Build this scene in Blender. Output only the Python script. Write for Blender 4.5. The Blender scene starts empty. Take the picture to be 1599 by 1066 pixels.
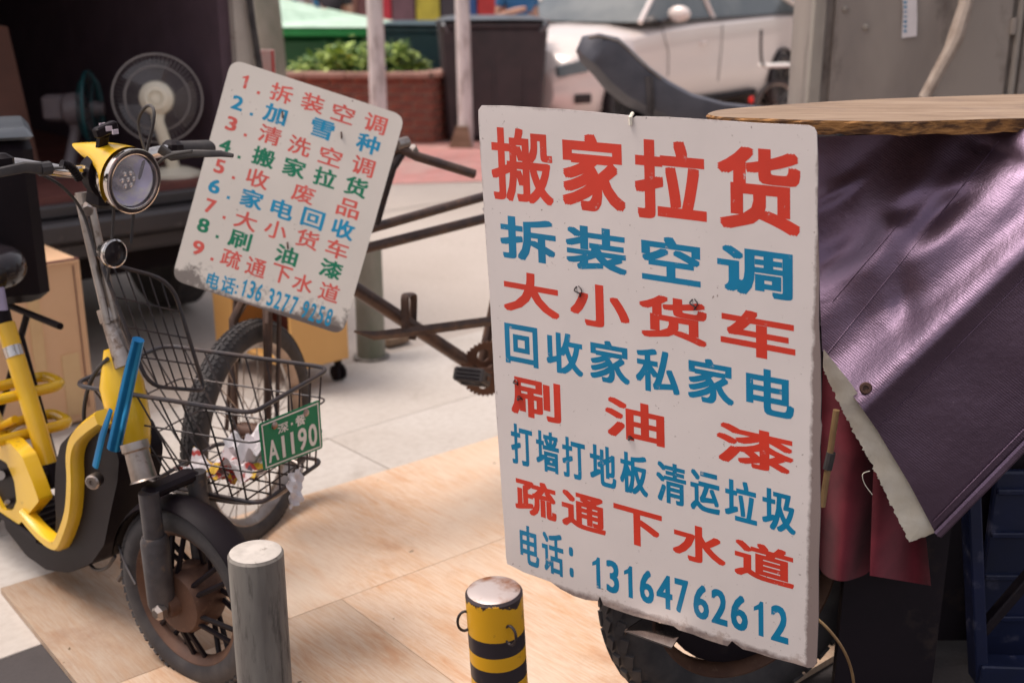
import bpy, bmesh, math, random
import numpy as np
from mathutils import Vector, Matrix
random.seed(7); rng = random.Random(11)
sc = bpy.context.scene
COL = sc.collection
# ------------------------------------------------------------------ camera, sky, sun, exposure
CAMH, PITCH, FPX = 1.44, math.radians(17.1), 1800.0
cd = bpy.data.cameras.new('camera'); cam = bpy.data.objects.new('camera', cd); COL.objects.link(cam)
cam.location = (0, 0, CAMH); cam.rotation_euler = (math.pi/2-PITCH, 0, 0)
cd.sensor_width = 36; cd.lens = 36*FPX/1599.0; cd.clip_end = 500; cd.clip_start = .05
cd.dof.use_dof = True; cd.dof.focus_distance = 1.98; cd.dof.aperture_fstop = 3.6; cd.dof.aperture_blades = 0
sc.camera = cam
SUN_EL, SUN_AZ = math.radians(66), math.radians(-84)     # azimuth from +Y, positive towards +X
wd = bpy.data.worlds.new('World'); sc.world = wd; wd.use_nodes = True
nt = wd.node_tree; bg = nt.nodes['Background']
sky = nt.nodes.new('ShaderNodeTexSky'); sky.sky_type = 'NISHITA'; sky.sun_disc = False
sky.sun_elevation = SUN_EL; sky.sun_rotation = SUN_AZ; sky.dust_density = 4; sky.air_density = 1.2
hs = nt.nodes.new('ShaderNodeHueSaturation'); hs.inputs['Saturation'].default_value = .42
wm = nt.nodes.new('ShaderNodeMix'); wm.data_type = 'RGBA'; wm.blend_type = 'MULTIPLY'; wm.inputs[0].default_value = 1
wm.inputs[7].default_value = (1.055, .97, .935, 1)
nt.links.new(sky.outputs[0], hs.inputs['Color']); nt.links.new(hs.outputs[0], wm.inputs[6]); nt.links.new(wm.outputs[2], bg.inputs[0])
bg.inputs[1].default_value = .15
sd = bpy.data.lights.new('sun', 'SUN'); sd.energy = 1.7; sd.angle = math.radians(24); sd.color = (1, .93, .86)
sun = bpy.data.objects.new('sun', sd); COL.objects.link(sun)
sdir = Vector((math.sin(SUN_AZ)*math.cos(SUN_EL), math.cos(SUN_AZ)*math.cos(SUN_EL), math.sin(SUN_EL)))
sun.rotation_euler = sdir.to_track_quat('Z', 'Y').to_euler(); sun.location = (0, 0, 8)
vs = sc.view_settings; vs.view_transform = 'Standard'; vs.look = 'None'; vs.gamma = 1; vs.exposure = .42
sc.cycles.max_bounces = 8
# ------------------------------------------------------------------ picture measurements -> places in the world
V = Vector
CF, CU, CR, CC = V((0, math.cos(PITCH), -math.sin(PITCH))), V((0, math.sin(PITCH), math.cos(PITCH))), V((1, 0, 0)), V((0, 0, CAMH))
def ray(x, y): return CR*((x-799.5)/FPX)+CU*((533-y)/FPX)+CF
def P(x, y, z): return CC+ray(x, y)*z                     # at distance z along the view axis
def G(x, y, h=0.0):                                       # at height h
    r = ray(x, y); return CC+r*((h-CAMH)/r.z)
def PL(x, y, p0, n):                                      # on a plane
    r = ray(x, y); return CC+r*((p0-CC).dot(n)/r.dot(n))
def D(x, y, d): return CC+ray(x, y)*(d/ray(x, y).y)       # at ground distance d
UP = V((0, 0, 1))
E1 = V((.743, .669, 0)); E2 = V((.669, -.743, 0))         # the street's own two directions
# ------------------------------------------------------------------ mesh helpers
class MB:
    def __init__(s): s.v = []; s.f = []; s.uv = None
    def add(s, vs, fs):
        b = len(s.v); s.v += [V(p) for p in vs]; s.f += [tuple(i+b for i in f) for f in fs]; return s
    def box(s, c, size, ax=(V((1, 0, 0)), V((0, 1, 0)), UP), taper=1.0, bev=0.0):
        c = V(c); x, y, z = size[0]/2, size[1]/2, size[2]/2; A, B, Cz = ax
        if bev:
            r = bev; pts = []
            for (zz, k) in ((-z, r), (-z+r, 0), (z-r, 0), (z, r)):
                t = taper if zz > 0 else 1
                for (sx, sy) in ((-1, -1), (1, -1), (1, 1), (-1, 1)):
                    for q in ((0, 1), (1, 0)) if sx*sy > 0 else ((1, 0), (0, 1)):
                        px = sx*(x*t-k-(r if q[0] else 0)); py = sy*(y*t-k-(r if q[1] else 0))
                        pts.append(c+A*px+B*py+Cz*zz)
            fs = [tuple(range(7, -1, -1)), tuple(range(24, 32))]
            for i in range(3):
                for j in range(8): fs.append((i*8+j, i*8+(j+1) % 8, (i+1)*8+(j+1) % 8, (i+1)*8+j))
            return s.add(pts, fs)
        pts = [c+A*(sx*x*(taper if sz > 0 else 1))+B*(sy*y*(taper if sz > 0 else 1))+Cz*(sz*z) for sz in (-1, 1) for sx, sy in ((-1, -1), (1, -1), (1, 1), (-1, 1))]
        return s.add(pts, [(3, 2, 1, 0), (4, 5, 6, 7), (0, 1, 5, 4), (1, 2, 6, 5), (2, 3, 7, 6), (3, 0, 4, 7)])
    def tube(s, pts, r, n=8, closed=False, flat=1.0, cap=True, ref=None):
        pts = [V(p) for p in pts]; m = len(pts); rs = r if isinstance(r, (list, tuple)) else [r]*m
        ring = []; prev = None
        for i, p in enumerate(pts):
            a = pts[(i-1) % m] if (closed or i > 0) else p; b = pts[(i+1) % m] if (closed or i < m-1) else p
            t = (b-a).normalized()
            if prev is None:
                u = ref if ref is not None else (UP if abs(t.z) < .9 else V((1, 0, 0)))
                u = (u-t*u.dot(t)).normalized()
            else: u = (prev-t*prev.dot(t)).normalized()
            prev = u; w = t.cross(u)
            ring.append([p+(u*math.cos(2*math.pi*k/n)+w*math.sin(2*math.pi*k/n)*flat)*rs[i] for k in range(n)])
        vs = [q for rr in ring for q in rr]; fs = []
        for i in range(m if closed else m-1):
            j = (i+1) % m
            for k in range(n): fs.append((i*n+k, i*n+(k+1) % n, j*n+(k+1) % n, j*n+k))
        if cap and not closed: fs += [tuple(range(n-1, -1, -1)), tuple((m-1)*n+k for k in range(n))]
        return s.add(vs, fs)
    def lathe(s, c, axis, prof, n=24, u=None, closed=False, a0=0, a1=2*math.pi, caps=True):   # prof: (radius, along axis)
        c = V(c); w = V(axis).normalized(); u = V(u) if u is not None else (UP if abs(w.z) < .9 else V((1, 0, 0)))
        u = (u-w*u.dot(w)).normalized(); t = w.cross(u); vs = []; fs = []; m = len(prof)
        full = abs(a1-a0-2*math.pi) < 1e-6; k1 = n if full else n+1
        for k in range(k1):
            a = a0+(a1-a0)*k/n
            for (r, h) in prof: vs.append(c+(u*math.cos(a)+t*math.sin(a))*r+w*h)
        for k in range(n):
            kk = (k+1) % k1
            for i in range(m if closed else m-1): j = (i+1) % m; fs.append((k*m+i, kk*m+i, kk*m+j, k*m+j))
        if not closed and full and caps:
            if prof[0][0] > 1e-6: fs.append(tuple(k*m for k in range(n)))
            if prof[-1][0] > 1e-6: fs.append(tuple(k*m+m-1 for k in range(n-1, -1, -1)))
        return s.add(vs, fs)
    def prism(s, poly, ext):
        poly = [V(p) for p in poly]; ext = V(ext); n = len(poly)
        return s.add(poly+[p+ext for p in poly], [tuple(range(n)), tuple(range(2*n-1, n-1, -1))]+[(i, i+n, (i+1) % n+n, (i+1) % n) for i in range(n)])
    def grid(s, fn, nu, nv):
        vs = [fn(i/nu, j/nv) for j in range(nv+1) for i in range(nu+1)]
        return s.add(vs, [(j*(nu+1)+i, j*(nu+1)+i+1, (j+1)*(nu+1)+i+1, (j+1)*(nu+1)+i) for j in range(nv) for i in range(nu)])
    def build(s, name, mat, parent=None, loc=None, smooth=30, label=None, cat=None, group=None, kind=None, uv=None):
        o0 = ORG.get(parent, V((0, 0, 0))) if parent is not None else V((0, 0, 0))
        if parent is None:
            if loc is None:
                xs = [p.x for p in s.v]; ys = [p.y for p in s.v]; loc = V(((min(xs)+max(xs))/2, (min(ys)+max(ys))/2, min(p.z for p in s.v)))
            o0 = V(loc)
        me = bpy.data.meshes.new(name); me.from_pydata([tuple(p-o0) for p in s.v], [], s.f); me.update()
        bm = bmesh.new(); bm.from_mesh(me); bmesh.ops.recalc_face_normals(bm, faces=bm.faces)
        ng = [f for f in bm.faces if len(f.verts) > 4]
        if ng: bmesh.ops.triangulate(bm, faces=ng)
        bm.to_mesh(me); bm.free()
        if smooth:
            me.polygons.foreach_set('use_smooth', [True]*len(me.polygons)); me.set_sharp_from_angle(angle=math.radians(smooth))
        if uv:
            L = me.uv_layers.new(name='UVMap')
            for lp in me.loops: L.data[lp.index].uv = uv(me.vertices[lp.vertex_index].co+o0)
        me.materials.append(mat)
        o = bpy.data.objects.new(name, me); COL.objects.link(o)
        if parent is not None: o.parent = parent
        else: o.location = o0
        ORG[o] = o0
        return tag(o, label, cat, group, kind)
ORG = {}
def tag(o, label=None, cat=None, group=None, kind=None):
    if label: o['label'] = label
    if cat: o['category'] = cat
    if group: o['group'] = group
    if kind: o['kind'] = kind
    return o
def thing(name, loc, label=None, cat=None, group=None, kind=None):
    o = bpy.data.objects.new(name, None); COL.objects.link(o); o.location = loc; o.empty_display_size = .1; ORG[o] = V(loc)
    return tag(o, label, cat, group, kind)
def smooth_path(pts, k=5, closed=False):
    pts = [V(p) for p in pts]; n = len(pts); out = []
    for i in range(n if closed else n-1):
        p0 = pts[(i-1) % n] if (closed or i > 0) else pts[i]; p1 = pts[i]; p2 = pts[(i+1) % n]; p3 = pts[(i+2) % n] if (closed or i+2 < n) else p2
        for j in range(k):
            t = j/k; out.append(.5*((2*p1)+(p2-p0)*t+(2*p0-5*p1+4*p2-p3)*t*t+(3*p1-p0-3*p2+p3)*t**3))
    if not closed: out.append(pts[-1])
    return out
def round_poly(pts, r, k=4):
    out = []; n = len(pts); pts = [V(p) for p in pts]
    for i in range(n):
        a, b, c = pts[i-1], pts[i], pts[(i+1) % n]; rr = r[i] if isinstance(r, (list, tuple)) else r
        if rr <= 0: out.append(b); continue
        p = b+(a-b).normalized()*rr; q = b+(c-b).normalized()*rr
        for j in range(k+1): t = j/k; out.append(p*(1-t)**2+b*2*t*(1-t)+q*t*t)
    return out
# ------------------------------------------------------------------ materials
def nodes(name):
    m = bpy.data.materials.new(name); m.use_nodes = True; return m, m.node_tree, m.node_tree.nodes['Principled BSDF']
def N(t, typ, **kw):
    n = t.nodes.new(typ)
    for k, v in kw.items():
        if hasattr(n, k): setattr(n, k, v)
    return n
def coord(t, kind='Object', scale=(1, 1, 1), rot=(0, 0, 0)):
    c = N(t, 'ShaderNodeTexCoord'); mp = N(t, 'ShaderNodeMapping'); mp.inputs['Scale'].default_value = scale; mp.inputs['Rotation'].default_value = rot
    t.links.new(c.outputs[kind], mp.inputs[0]); return mp.outputs[0]
def noise(t, vec, scale, detail=4, rough=.55, dist=0):
    n = N(t, 'ShaderNodeTexNoise'); n.inputs['Scale'].default_value = scale; n.inputs['Detail'].default_value = detail
    n.inputs['Roughness'].default_value = rough; n.inputs['Distortion'].default_value = dist; t.links.new(vec, n.inputs['Vector']); return n.outputs[0]
def ramp(t, fac, stops):
    r = N(t, 'ShaderNodeValToRGB'); e = r.color_ramp.elements
    while len(e) < len(stops): e.new(.5)
    for i, (p, c) in enumerate(stops): e[i].position = p; e[i].color = (c, c, c, 1) if isinstance(c, (int, float)) else (*c, 1)
    t.links.new(fac, r.inputs[0]); return r.outputs[0]
def mix(t, fac, a, b, mode='MIX'):
    n = N(t, 'ShaderNodeMix'); n.data_type = 'RGBA'; n.blend_type = mode
    for i, q in ((0, fac), (6, a), (7, b)):
        if hasattr(q, 'links') or hasattr(q, 'is_linked'): t.links.new(q, n.inputs[i])
        else: n.inputs[i].default_value = q if i == 0 else (*q, 1)
    return n.outputs[2]
def math_(t, op, a, b=0.0):
    n = N(t, 'ShaderNodeMath'); n.operation = op
    for i, q in enumerate((a, b)):
        if hasattr(q, 'is_linked'): t.links.new(q, n.inputs[i])
        else: n.inputs[i].default_value = q
    return n.outputs[0]
def bump(t, b, h, strength=.3, dist=.002):
    n = N(t, 'ShaderNodeBump'); n.inputs['Strength'].default_value = strength; n.inputs['Distance'].default_value = dist
    t.links.new(h, n.inputs['Height']); t.links.new(n.outputs[0], b.inputs['Normal'])
def mat(name, col, rough=.5, metal=0.0, col2=None, ns=6, lo=.4, hi=.65, bmp=0, bs=60, bd=.001, coat=0, scale=(1, 1, 1), dirt=None, dlo=.58, dhi=.7, ds=9, spec=.5):
    m, t, b = nodes(name); v = coord(t, 'Object', scale)
    if col2 is None: col2 = tuple(c*.78 for c in col)
    c = mix(t, ramp(t, noise(t, v, ns), [(lo, 0), (hi, 1)]), col, col2)
    if dirt:
        f = ramp(t, noise(t, v, ds, 8, .68), [(dlo, 0), (dhi, 1)]); c = mix(t, f, c, dirt)
        r = N(t, 'ShaderNodeMapRange'); r.inputs[3].default_value = rough; r.inputs[4].default_value = min(1, rough+.35); t.links.new(f, r.inputs[0]); t.links.new(r.outputs[0], b.inputs['Roughness'])
    else: b.inputs['Roughness'].default_value = rough
    t.links.new(c, b.inputs['Base Color']); b.inputs['Metallic'].default_value = metal; b.inputs['Coat Weight'].default_value = coat
    b.inputs['Specular IOR Level'].default_value = spec
    if bmp: bump(t, b, noise(t, v, bs, 5), bmp, bd)
    return m
BLK = (.010, .0068, .009); RUST = (.16, .062, .03)
M = {}
M['black'] = mat('black_plastic', BLK, .5, 0, (.014, .0095, .012), dirt=(.05, .035, .03), dlo=.66, dhi=.88, bmp=.15, bs=200, spec=.12)
M['rubber'] = mat('rubber', (.03, .026, .028), .75, 0, (.06, .052, .05), 14, dirt=(.13, .1, .08), dlo=.6, dhi=.85, bmp=.3, bs=150)
M['gloss'] = mat('black_gloss', (.014, .011, .013), .22, 0, (.02, .015, .018), coat=.15, spec=.35)
M['chrome'] = mat('chrome', (.62, .58, .55), .14, 1, (.5, .45, .42), 8, dirt=(.2, .12, .07), dlo=.62, dhi=.78, ds=30)
M['steel'] = mat('worn_steel', (.42, .37, .34), .38, 1, (.25, .2, .17), 12, dirt=(.12, .07, .045), dlo=.55, dhi=.72, ds=30)
M['yellow'] = mat('yellow_paint', (.78, .47, .012), .3, 0, (.68, .38, .012), 4, dirt=(.16, .09, .03), dlo=.63, dhi=.75, ds=22, coat=.25)
M['wire'] = mat('black_wire', (.035, .03, .034), .35, .3, (.06, .04, .035), 30, dirt=RUST, dlo=.66, dhi=.76, ds=40)
M['fork'] = mat('fork_grey', (.075, .066, .068), .5, .2, (.045, .038, .04), 20, dirt=(.15, .1, .07), ds=35, bmp=.3, bs=120)
M['rust'] = mat('brown_rust', (.12, .058, .035), .55, .3, (.07, .032, .022), 12, dirt=(.2, .12, .08), ds=40, bmp=.25, bs=160)
M['frame'] = mat('old_frame_paint', (.062, .04, .036), .4, .25, (.12, .07, .05), 18, dirt=(.17, .1, .07), dlo=.56, ds=30, bmp=.2, bs=120)
M['blue'] = mat('blue_anodised', (.012, .2, .46), .28, .75, (.008, .13, .32))
M['card'] = mat('cardboard', (.74, .46, .27), .8, 0, (.68, .41, .23), 3, bmp=.1, bs=40, dirt=(.34, .19, .1), dlo=.66, dhi=.8, ds=5)
M['tape'] = mat('parcel_tape', (.7, .47, .24), .35, 0, (.66, .43, .22), 10)
M['orange'] = mat('orange_laminate', (.72, .4, .13), .45, 0, (.66, .35, .11), 3)
M['white'] = mat('white_paint', (.74, .7, .66), .4, 0, (.66, .62, .58))
M['skin'] = mat('skin', (.5, .27, .19), .5); M['hair'] = mat('hair', (.015, .012, .012), .5)
M['conc_pole'] = mat('bollard_concrete', (.25, .225, .195), .7, .1, (.15, .13, .115), 7, .36, .64, scale=(4, 4, .6), dirt=(.06, .048, .042), dlo=.52, dhi=.72, ds=16, bmp=.35, bs=35)
M['bolltop'] = mat('bollard_top', (.52, .47, .42), .75, 0, (.4, .36, .32), 30, bmp=.35, bs=70, dirt=(.2, .17, .14), ds=40)
M['worn_top'] = mat('worn_cap_steel', (.55, .47, .44), .4, .55, (.3, .12, .05), 16, .48, .62, dirt=(.14, .07, .04), dlo=.6, ds=30, bmp=.2)
M['green_bin'] = mat('green_bin', (.02, .1, .03), .5); M['green_lid'] = mat('green_lid', (.56, .74, .6), .45, 0, (.42, .6, .46)); M['green_rim'] = mat('green_rim', (.03, .32, .08), .45)
M['bin'] = mat('brown_black_bin', (.045, .032, .036), .5, 0, (.03, .024, .027)); M['binlid'] = mat('bin_lid', (.1, .11, .125), .3, 0, (.07, .08, .095)); M['teal'] = mat('teal_bin', (.02, .055, .065), .4)
M['leaf'] = mat('leaf', (.5, .6, .14), .45, 0, (.3, .44, .08), 30); M['leaf2'] = mat('leaf_dark', (.1, .2, .035), .5)
M['soil'] = mat('soil', (.06, .04, .03), .9)
M['brickmat'] = mat('brick', (.27, .088, .055), .85, 0, (.17, .055, .04), 9, bmp=.3, bs=60, dirt=(.32, .24, .19), dlo=.62, dhi=.8)
M['mortar'] = mat('mortar', (.33, .24, .19), .9)
M['cap'] = mat('coping_stone', (.42, .24, .19), .8)
M['trunk'] = mat('bark', (.3, .28, .23), .85, 0, (.17, .18, .13), 6, scale=(1, 1, .4), bmp=.6, bs=20, bd=.01)
M['pole'] = mat('pole_paint', (.66, .6, .58), .55, 0, (.42, .36, .34), 6, .48, .6, scale=(3, 3, .6))
M['carpaint'] = mat('car_paint', (.8, .7, .65), .22, .1, (.78, .67, .62), 1, coat=.6)
M['glass'] = mat('dark_glass', (.07, .085, .09), .06, 0, (.16, .17, .165), 1.5, spec=.9)
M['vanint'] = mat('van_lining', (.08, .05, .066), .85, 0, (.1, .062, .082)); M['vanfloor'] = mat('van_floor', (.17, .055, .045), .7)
M['vanbody'] = mat('van_paint', (.5, .45, .4), .35, .1, (.42, .37, .33), 5, dirt=(.25, .17, .12), ds=12)
M['bumper'] = mat('van_bumper', (.06, .053, .055), .45, 0, (.045, .04, .042), 4, dirt=(.14, .12, .11), dlo=.6, ds=8)
M['fan'] = mat('fan_plastic', (.8, .74, .6), .4, 0, (.72, .66, .54)); M['fan_grey'] = mat('fan_grey', (.17, .14, .15), .45); M['guard'] = mat('guard_wire', (.38, .34, .33), .35, .3)
M['velvet'] = mat('maroon_velvet', (.19, .02, .034), .95, 0, (.1, .01, .018), 9, bmp=.2, bs=60); M['velvet'].node_tree.nodes['Principled BSDF'].inputs['Sheen Weight'].default_value = .12
M['foam'] = mat('cream_foam', (.82, .76, .64), .9, 0, (.72, .64, .5), 14, bmp=.5, bs=70, bd=.003)
M['crate'] = mat('blue_plastic', (.005, .01, .045), .5, 0, (.004, .008, .03), 6, dirt=(.06, .06, .1), ds=14)
M['cart'] = mat('cart_steel', (.014, .009, .013), .6, 0, (.01, .007, .01), 5, dirt=(.035, .024, .022), ds=12, spec=.25)
M['gold'] = mat('brass_rod', (.5, .33, .16), .4, .5, (.3, .18, .09), 12)
M['seat'] = mat('saddle_vinyl', (.085, .085, .105), .5, 0, (.065, .065, .082), 12, bmp=.25, bs=90)
M['strap'] = mat('lilac_strap', (.28, .24, .36), .6); M['pinksign'] = mat('pink_plate', (.7, .4, .36), .6, 0, (.62, .52, .5))
M['red'] = mat('red_reflector', (.65, .03, .025), .3); M['bluecloth'] = mat('blue_cloth', (.03, .14, .32), .8); M['darkcloth'] = mat('dark_cloth', (.03, .022, .03), .85); M['palecloth'] = mat('pale_lilac_cloth', (.62, .52, .58), .85)
M['white_ink'] = mat('white_ink', (.8, .78, .74), .5)
M['plate'] = mat('plate_green', (.002, .21, .095), .5, 0, (.003, .18, .08), dirt=(.08, .13, .07), dlo=.7, ds=30, spec=.15)
def ink(name, c, lo=.63):
    m, t, b = nodes(name); v = coord(t)
    f = ramp(t, noise(t, v, 55, 8, .7), [(lo, 0), (lo+.04, 1)]); g = ramp(t, noise(t, v, 7, 3), [(.45, 0), (.6, 1)])
    cc = mix(t, ramp(t, noise(t, v, 10, 3), [(.35, 0), (.65, 1)]), c, tuple(x*.86 for x in c))
    fm = math_(t, 'MULTIPLY', f, g)
    t.links.new(mix(t, fm, cc, (.5, .44, .42)), b.inputs['Base Color']); b.inputs['Roughness'].default_value = .4; return m
M['ink_red'] = ink('red_vinyl', (.66, .045, .022)); M['ink_blue'] = ink('blue_vinyl', (.0, .2, .38)); 
M['ink_red2'] = ink('faded_red_vinyl', (.68, .1, .075), .58); M['ink_blue2'] = ink('faded_blue_vinyl', (.0, .26, .46), .6); M['ink_green'] = ink('green_vinyl', (.0, .19, .09), .61)
def sign_mat(name, base, grime, gx):
    m, t, b = nodes(name); uv = N(t, 'ShaderNodeUVMap').outputs[0]; v = coord(t)
    c = mix(t, ramp(t, noise(t, v, 4, 6), [(.35, 0), (.7, 1)]), base, tuple(x*.9 for x in base))
    # speckles and scratches
    sp = ramp(t, noise(t, v, 120, 3, .6), [(.68, 0), (.72, 1)]); pm = ramp(t, noise(t, v, 9, 3), [(.42, 0), (.6, 1)])
    c = mix(t, math_(t, 'MULTIPLY', math_(t, 'MULTIPLY', sp, pm), .75), c, (.16, .09, .07))
    scr = ramp(t, noise(t, coord(t, 'Object', (14, 14, 160), (.5, .6, 0)), 2.2, 6, .7), [(.7, 0), (.73, 1)])
    c = mix(t, math_(t, 'MULTIPLY', scr, .35), c, (.3, .22, .19))
    # worn, rusty border and grime towards the lower edge
    s = N(t, 'ShaderNodeSeparateXYZ'); t.links.new(uv, s.inputs[0])
    du = math_(t, 'MINIMUM', s.outputs[0], math_(t, 'SUBTRACT', 1, s.outputs[0])); dv = math_(t, 'MINIMUM', s.outputs[1], math_(t, 'SUBTRACT', 1, s.outputs[1]))
    de = math_(t, 'MINIMUM', du, dv); nz = noise(t, v, 40, 8, .7)
    e = math_(t, 'SUBTRACT', math_(t, 'MULTIPLY', nz, .026), de); ef = ramp(t, math_(t, 'MULTIPLY', math_(t, 'ADD', e, -.012), 60), [(0, 0), (.6, 1)])
    c = mix(t, math_(t, 'MULTIPLY', ef, .8), c, (.12, .07, .06))
    gn = noise(t, coord(t, 'Object', (1, 1, 1)), 12, 9, .75); vv = s.outputs[1]
    gm = math_(t, 'SUBTRACT', math_(t, 'MULTIPLY', gn, 2.2), math_(t, 'ADD', math_(t, 'MULTIPLY', vv, gx), 1.2 if gx > 5 else .93))
    c = mix(t, math_(t, 'MULTIPLY', ramp(t, gm, [(0, 0), (.18, 1)]), .8), c, grime)
    t.links.new(c, b.inputs['Base Color']); b.inputs['Roughness'].default_value = .42
    bump(t, b, noise(t, v, 5, 3), .25, .004); return m
M['sign'] = sign_mat('white_sign_sheet', (.72, .645, .615), (.4, .31, .27), 9.0)
M['sign2'] = sign_mat('grey_white_sign_sheet', (.68, .61, .54), (.09, .065, .055), 2.6)
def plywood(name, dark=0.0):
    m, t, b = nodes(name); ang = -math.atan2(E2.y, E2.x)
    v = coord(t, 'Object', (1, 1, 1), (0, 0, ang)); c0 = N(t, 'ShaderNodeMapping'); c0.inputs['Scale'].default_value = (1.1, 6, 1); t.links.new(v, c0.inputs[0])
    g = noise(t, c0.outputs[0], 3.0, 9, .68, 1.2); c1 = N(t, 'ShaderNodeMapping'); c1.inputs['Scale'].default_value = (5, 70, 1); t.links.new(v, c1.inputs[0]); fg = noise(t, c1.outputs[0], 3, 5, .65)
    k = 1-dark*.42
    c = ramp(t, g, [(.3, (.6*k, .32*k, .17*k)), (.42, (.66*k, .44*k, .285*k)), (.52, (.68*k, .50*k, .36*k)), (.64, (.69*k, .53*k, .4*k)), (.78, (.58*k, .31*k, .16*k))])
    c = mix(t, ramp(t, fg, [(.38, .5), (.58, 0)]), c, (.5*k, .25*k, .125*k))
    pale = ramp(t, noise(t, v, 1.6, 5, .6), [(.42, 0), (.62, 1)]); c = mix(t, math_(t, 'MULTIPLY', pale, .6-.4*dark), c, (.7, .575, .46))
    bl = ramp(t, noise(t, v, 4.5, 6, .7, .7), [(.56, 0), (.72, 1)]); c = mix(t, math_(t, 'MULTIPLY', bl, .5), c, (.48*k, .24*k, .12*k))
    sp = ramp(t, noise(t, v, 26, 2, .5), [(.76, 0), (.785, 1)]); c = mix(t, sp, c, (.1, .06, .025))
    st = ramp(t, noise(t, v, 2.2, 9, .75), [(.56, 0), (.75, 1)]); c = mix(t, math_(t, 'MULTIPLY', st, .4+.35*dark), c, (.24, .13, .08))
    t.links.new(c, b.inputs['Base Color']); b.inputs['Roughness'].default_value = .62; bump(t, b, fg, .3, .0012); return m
M['ply'] = plywood('plywood'); M['ply_dark'] = plywood('shaded_plywood', 1.15); M['ply_mid'] = plywood('orange_plywood', .5)  # ply_dark: same wood with the lower-left shade painted into its colour
def stone(name, a, bcol, d, s=1.5, fine=40):
    m, t, b = nodes(name); v = coord(t)
    c = mix(t, ramp(t, noise(t, v, s, 6, .6), [(.35, 0), (.65, 1)]), a, bcol)
    c = mix(t, math_(t, 'MULTIPLY', ramp(t, noise(t, v, s*3, 8, .7, .8), [(.57, 0), (.75, 1)]), .55), c, d)
    c = mix(t, ramp(t, noise(t, v, fine, 4), [(.3, .25), (.6, 0)]), c, d)
    t.links.new(c, b.inputs['Base Color']); b.inputs['Roughness'].default_value = .8; bump(t, b, noise(t, v, fine, 6), .3, .002); return m
M['slab'] = stone('paving_slab', (.54, .495, .455), (.48, .43, .385), (.31, .255, .215))
M['road'] = stone('road_concrete', (.47, .41, .365), (.42, .36, .315), (.3, .24, .2), .8)
M['ground'] = stone('ground', (.4, .36, .33), (.34, .3, .28), (.22, .18, .16), .6)
M['asphalt'] = stone('asphalt', (.06, .05, .05), (.045, .038, .038), (.03, .025, .025), 1.5, 90)
M['joint'] = mat('joint_sand', (.3, .24, .2), .9)
def pinkm():
    m, t, b = nodes('red_pavers'); v = coord(t, 'Object', (1, 1, 1), (0, 0, -.73)); br = N(t, 'ShaderNodeTexBrick'); br.inputs['Scale'].default_value = 1
    br.inputs['Brick Width'].default_value = .2; br.inputs['Row Height'].default_value = .1; br.inputs['Mortar Size'].default_value = .006
    br.inputs['Color1'].default_value = (.62, .3, .27, 1); br.inputs['Color2'].default_value = (.56, .24, .21, 1); br.inputs['Mortar'].default_value = (.4, .25, .22, 1); t.links.new(v, br.inputs['Vector'])
    t.links.new(mix(t, ramp(t, noise(t, v, 1.2, 5), [(.52, 0), (.7, .8)]), br.outputs[0], (.56, .43, .37)), b.inputs['Base Color']); b.inputs['Roughness'].default_value = .85; return m
M['pink'] = pinkm()
def tarpm():
    m, t, b = nodes('purple_tarpaulin'); v = coord(t, 'Object', (1, 1, 1), (0, math.radians(-38), 0))
    c = mix(t, ramp(t, noise(t, v, 5, 5), [(.4, 0), (.65, 1)]), (.018, .0095, .012), (.032, .018, .022))
    sp = ramp(t, noise(t, v, 90, 4, .7), [(.68, 0), (.74, 1)]); pm = ramp(t, noise(t, v, 5, 3), [(.45, 0), (.6, 1)]); c = mix(t, math_(t, 'MULTIPLY', math_(t, 'MULTIPLY', sp, pm), .6), c, (.4, .32, .34))
    vs_ = coord(t, 'Object', (160, 160, 1.6), (0, math.radians(52), 0)); sc_ = ramp(t, noise(t, vs_, 1, 4, .6), [(.72, 0), (.745, 1)]); c = mix(t, math_(t, 'MULTIPLY', sc_, .8), c, (.45, .45, .55))
    t.links.new(c, b.inputs['Base Color'])
    b.inputs['Specular Tint'].default_value = (.95, .68, 1, 1); b.inputs['Specular IOR Level'].default_value = 1.0; b.inputs['IOR'].default_value = 1.8
    r = N(t, 'ShaderNodeMapRange'); r.inputs[3].default_value = .36; r.inputs[4].default_value = .5; t.links.new(noise(t, v, 9, 4), r.inputs[0]); t.links.new(r.outputs[0], b.inputs['Roughness'])
    w = N(t, 'ShaderNodeTexWave'); w.inputs['Scale'].default_value = 75; w.inputs['Distortion'].default_value = .5; w.inputs['Detail'].default_value = 1; w.bands_direction = 'Z'; t.links.new(v, w.inputs['Vector'])
    wmod = ramp(t, noise(t, v, 7, 3), [(.4, .02), (.65, .2)]); h = math_(t, 'ADD', math_(t, 'MULTIPLY', w.outputs[1], wmod), math_(t, 'ADD', math_(t, 'MULTIPLY', noise(t, v, 18, 9, .7), 1.9), math_(t, 'MULTIPLY', noise(t, v, 90, 3, .6), .35))); bump(t, b, h, .5, .0026); return m
M['tarp'] = tarpm()
def boardm():
    m, t, b = nodes('weathered_board'); v = coord(t, 'Object', (1.2, 9, 9)); c = ramp(t, noise(t, v, 3.2, 10, .72, .6), [(.3, (.16, .1, .06)), (.5, (.26, .175, .115)), (.72, (.36, .26, .18))])
    c = mix(t, ramp(t, noise(t, coord(t), 9, 5), [(.55, 0), (.75, .6)]), c, (.15, .1, .08)); t.links.new(c, b.inputs['Base Color']); b.inputs['Roughness'].default_value = .8; bump(t, b, noise(t, v, 6, 6), .5, .002); return m
M['board'] = boardm()
M['boardedge'] = mat('splintered_edge', (.4, .19, .06), .85, 0, (.1, .045, .02), 60, .42, .6, bmp=.8, bs=120, bd=.006, scale=(.4, 1, 1.5))
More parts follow.
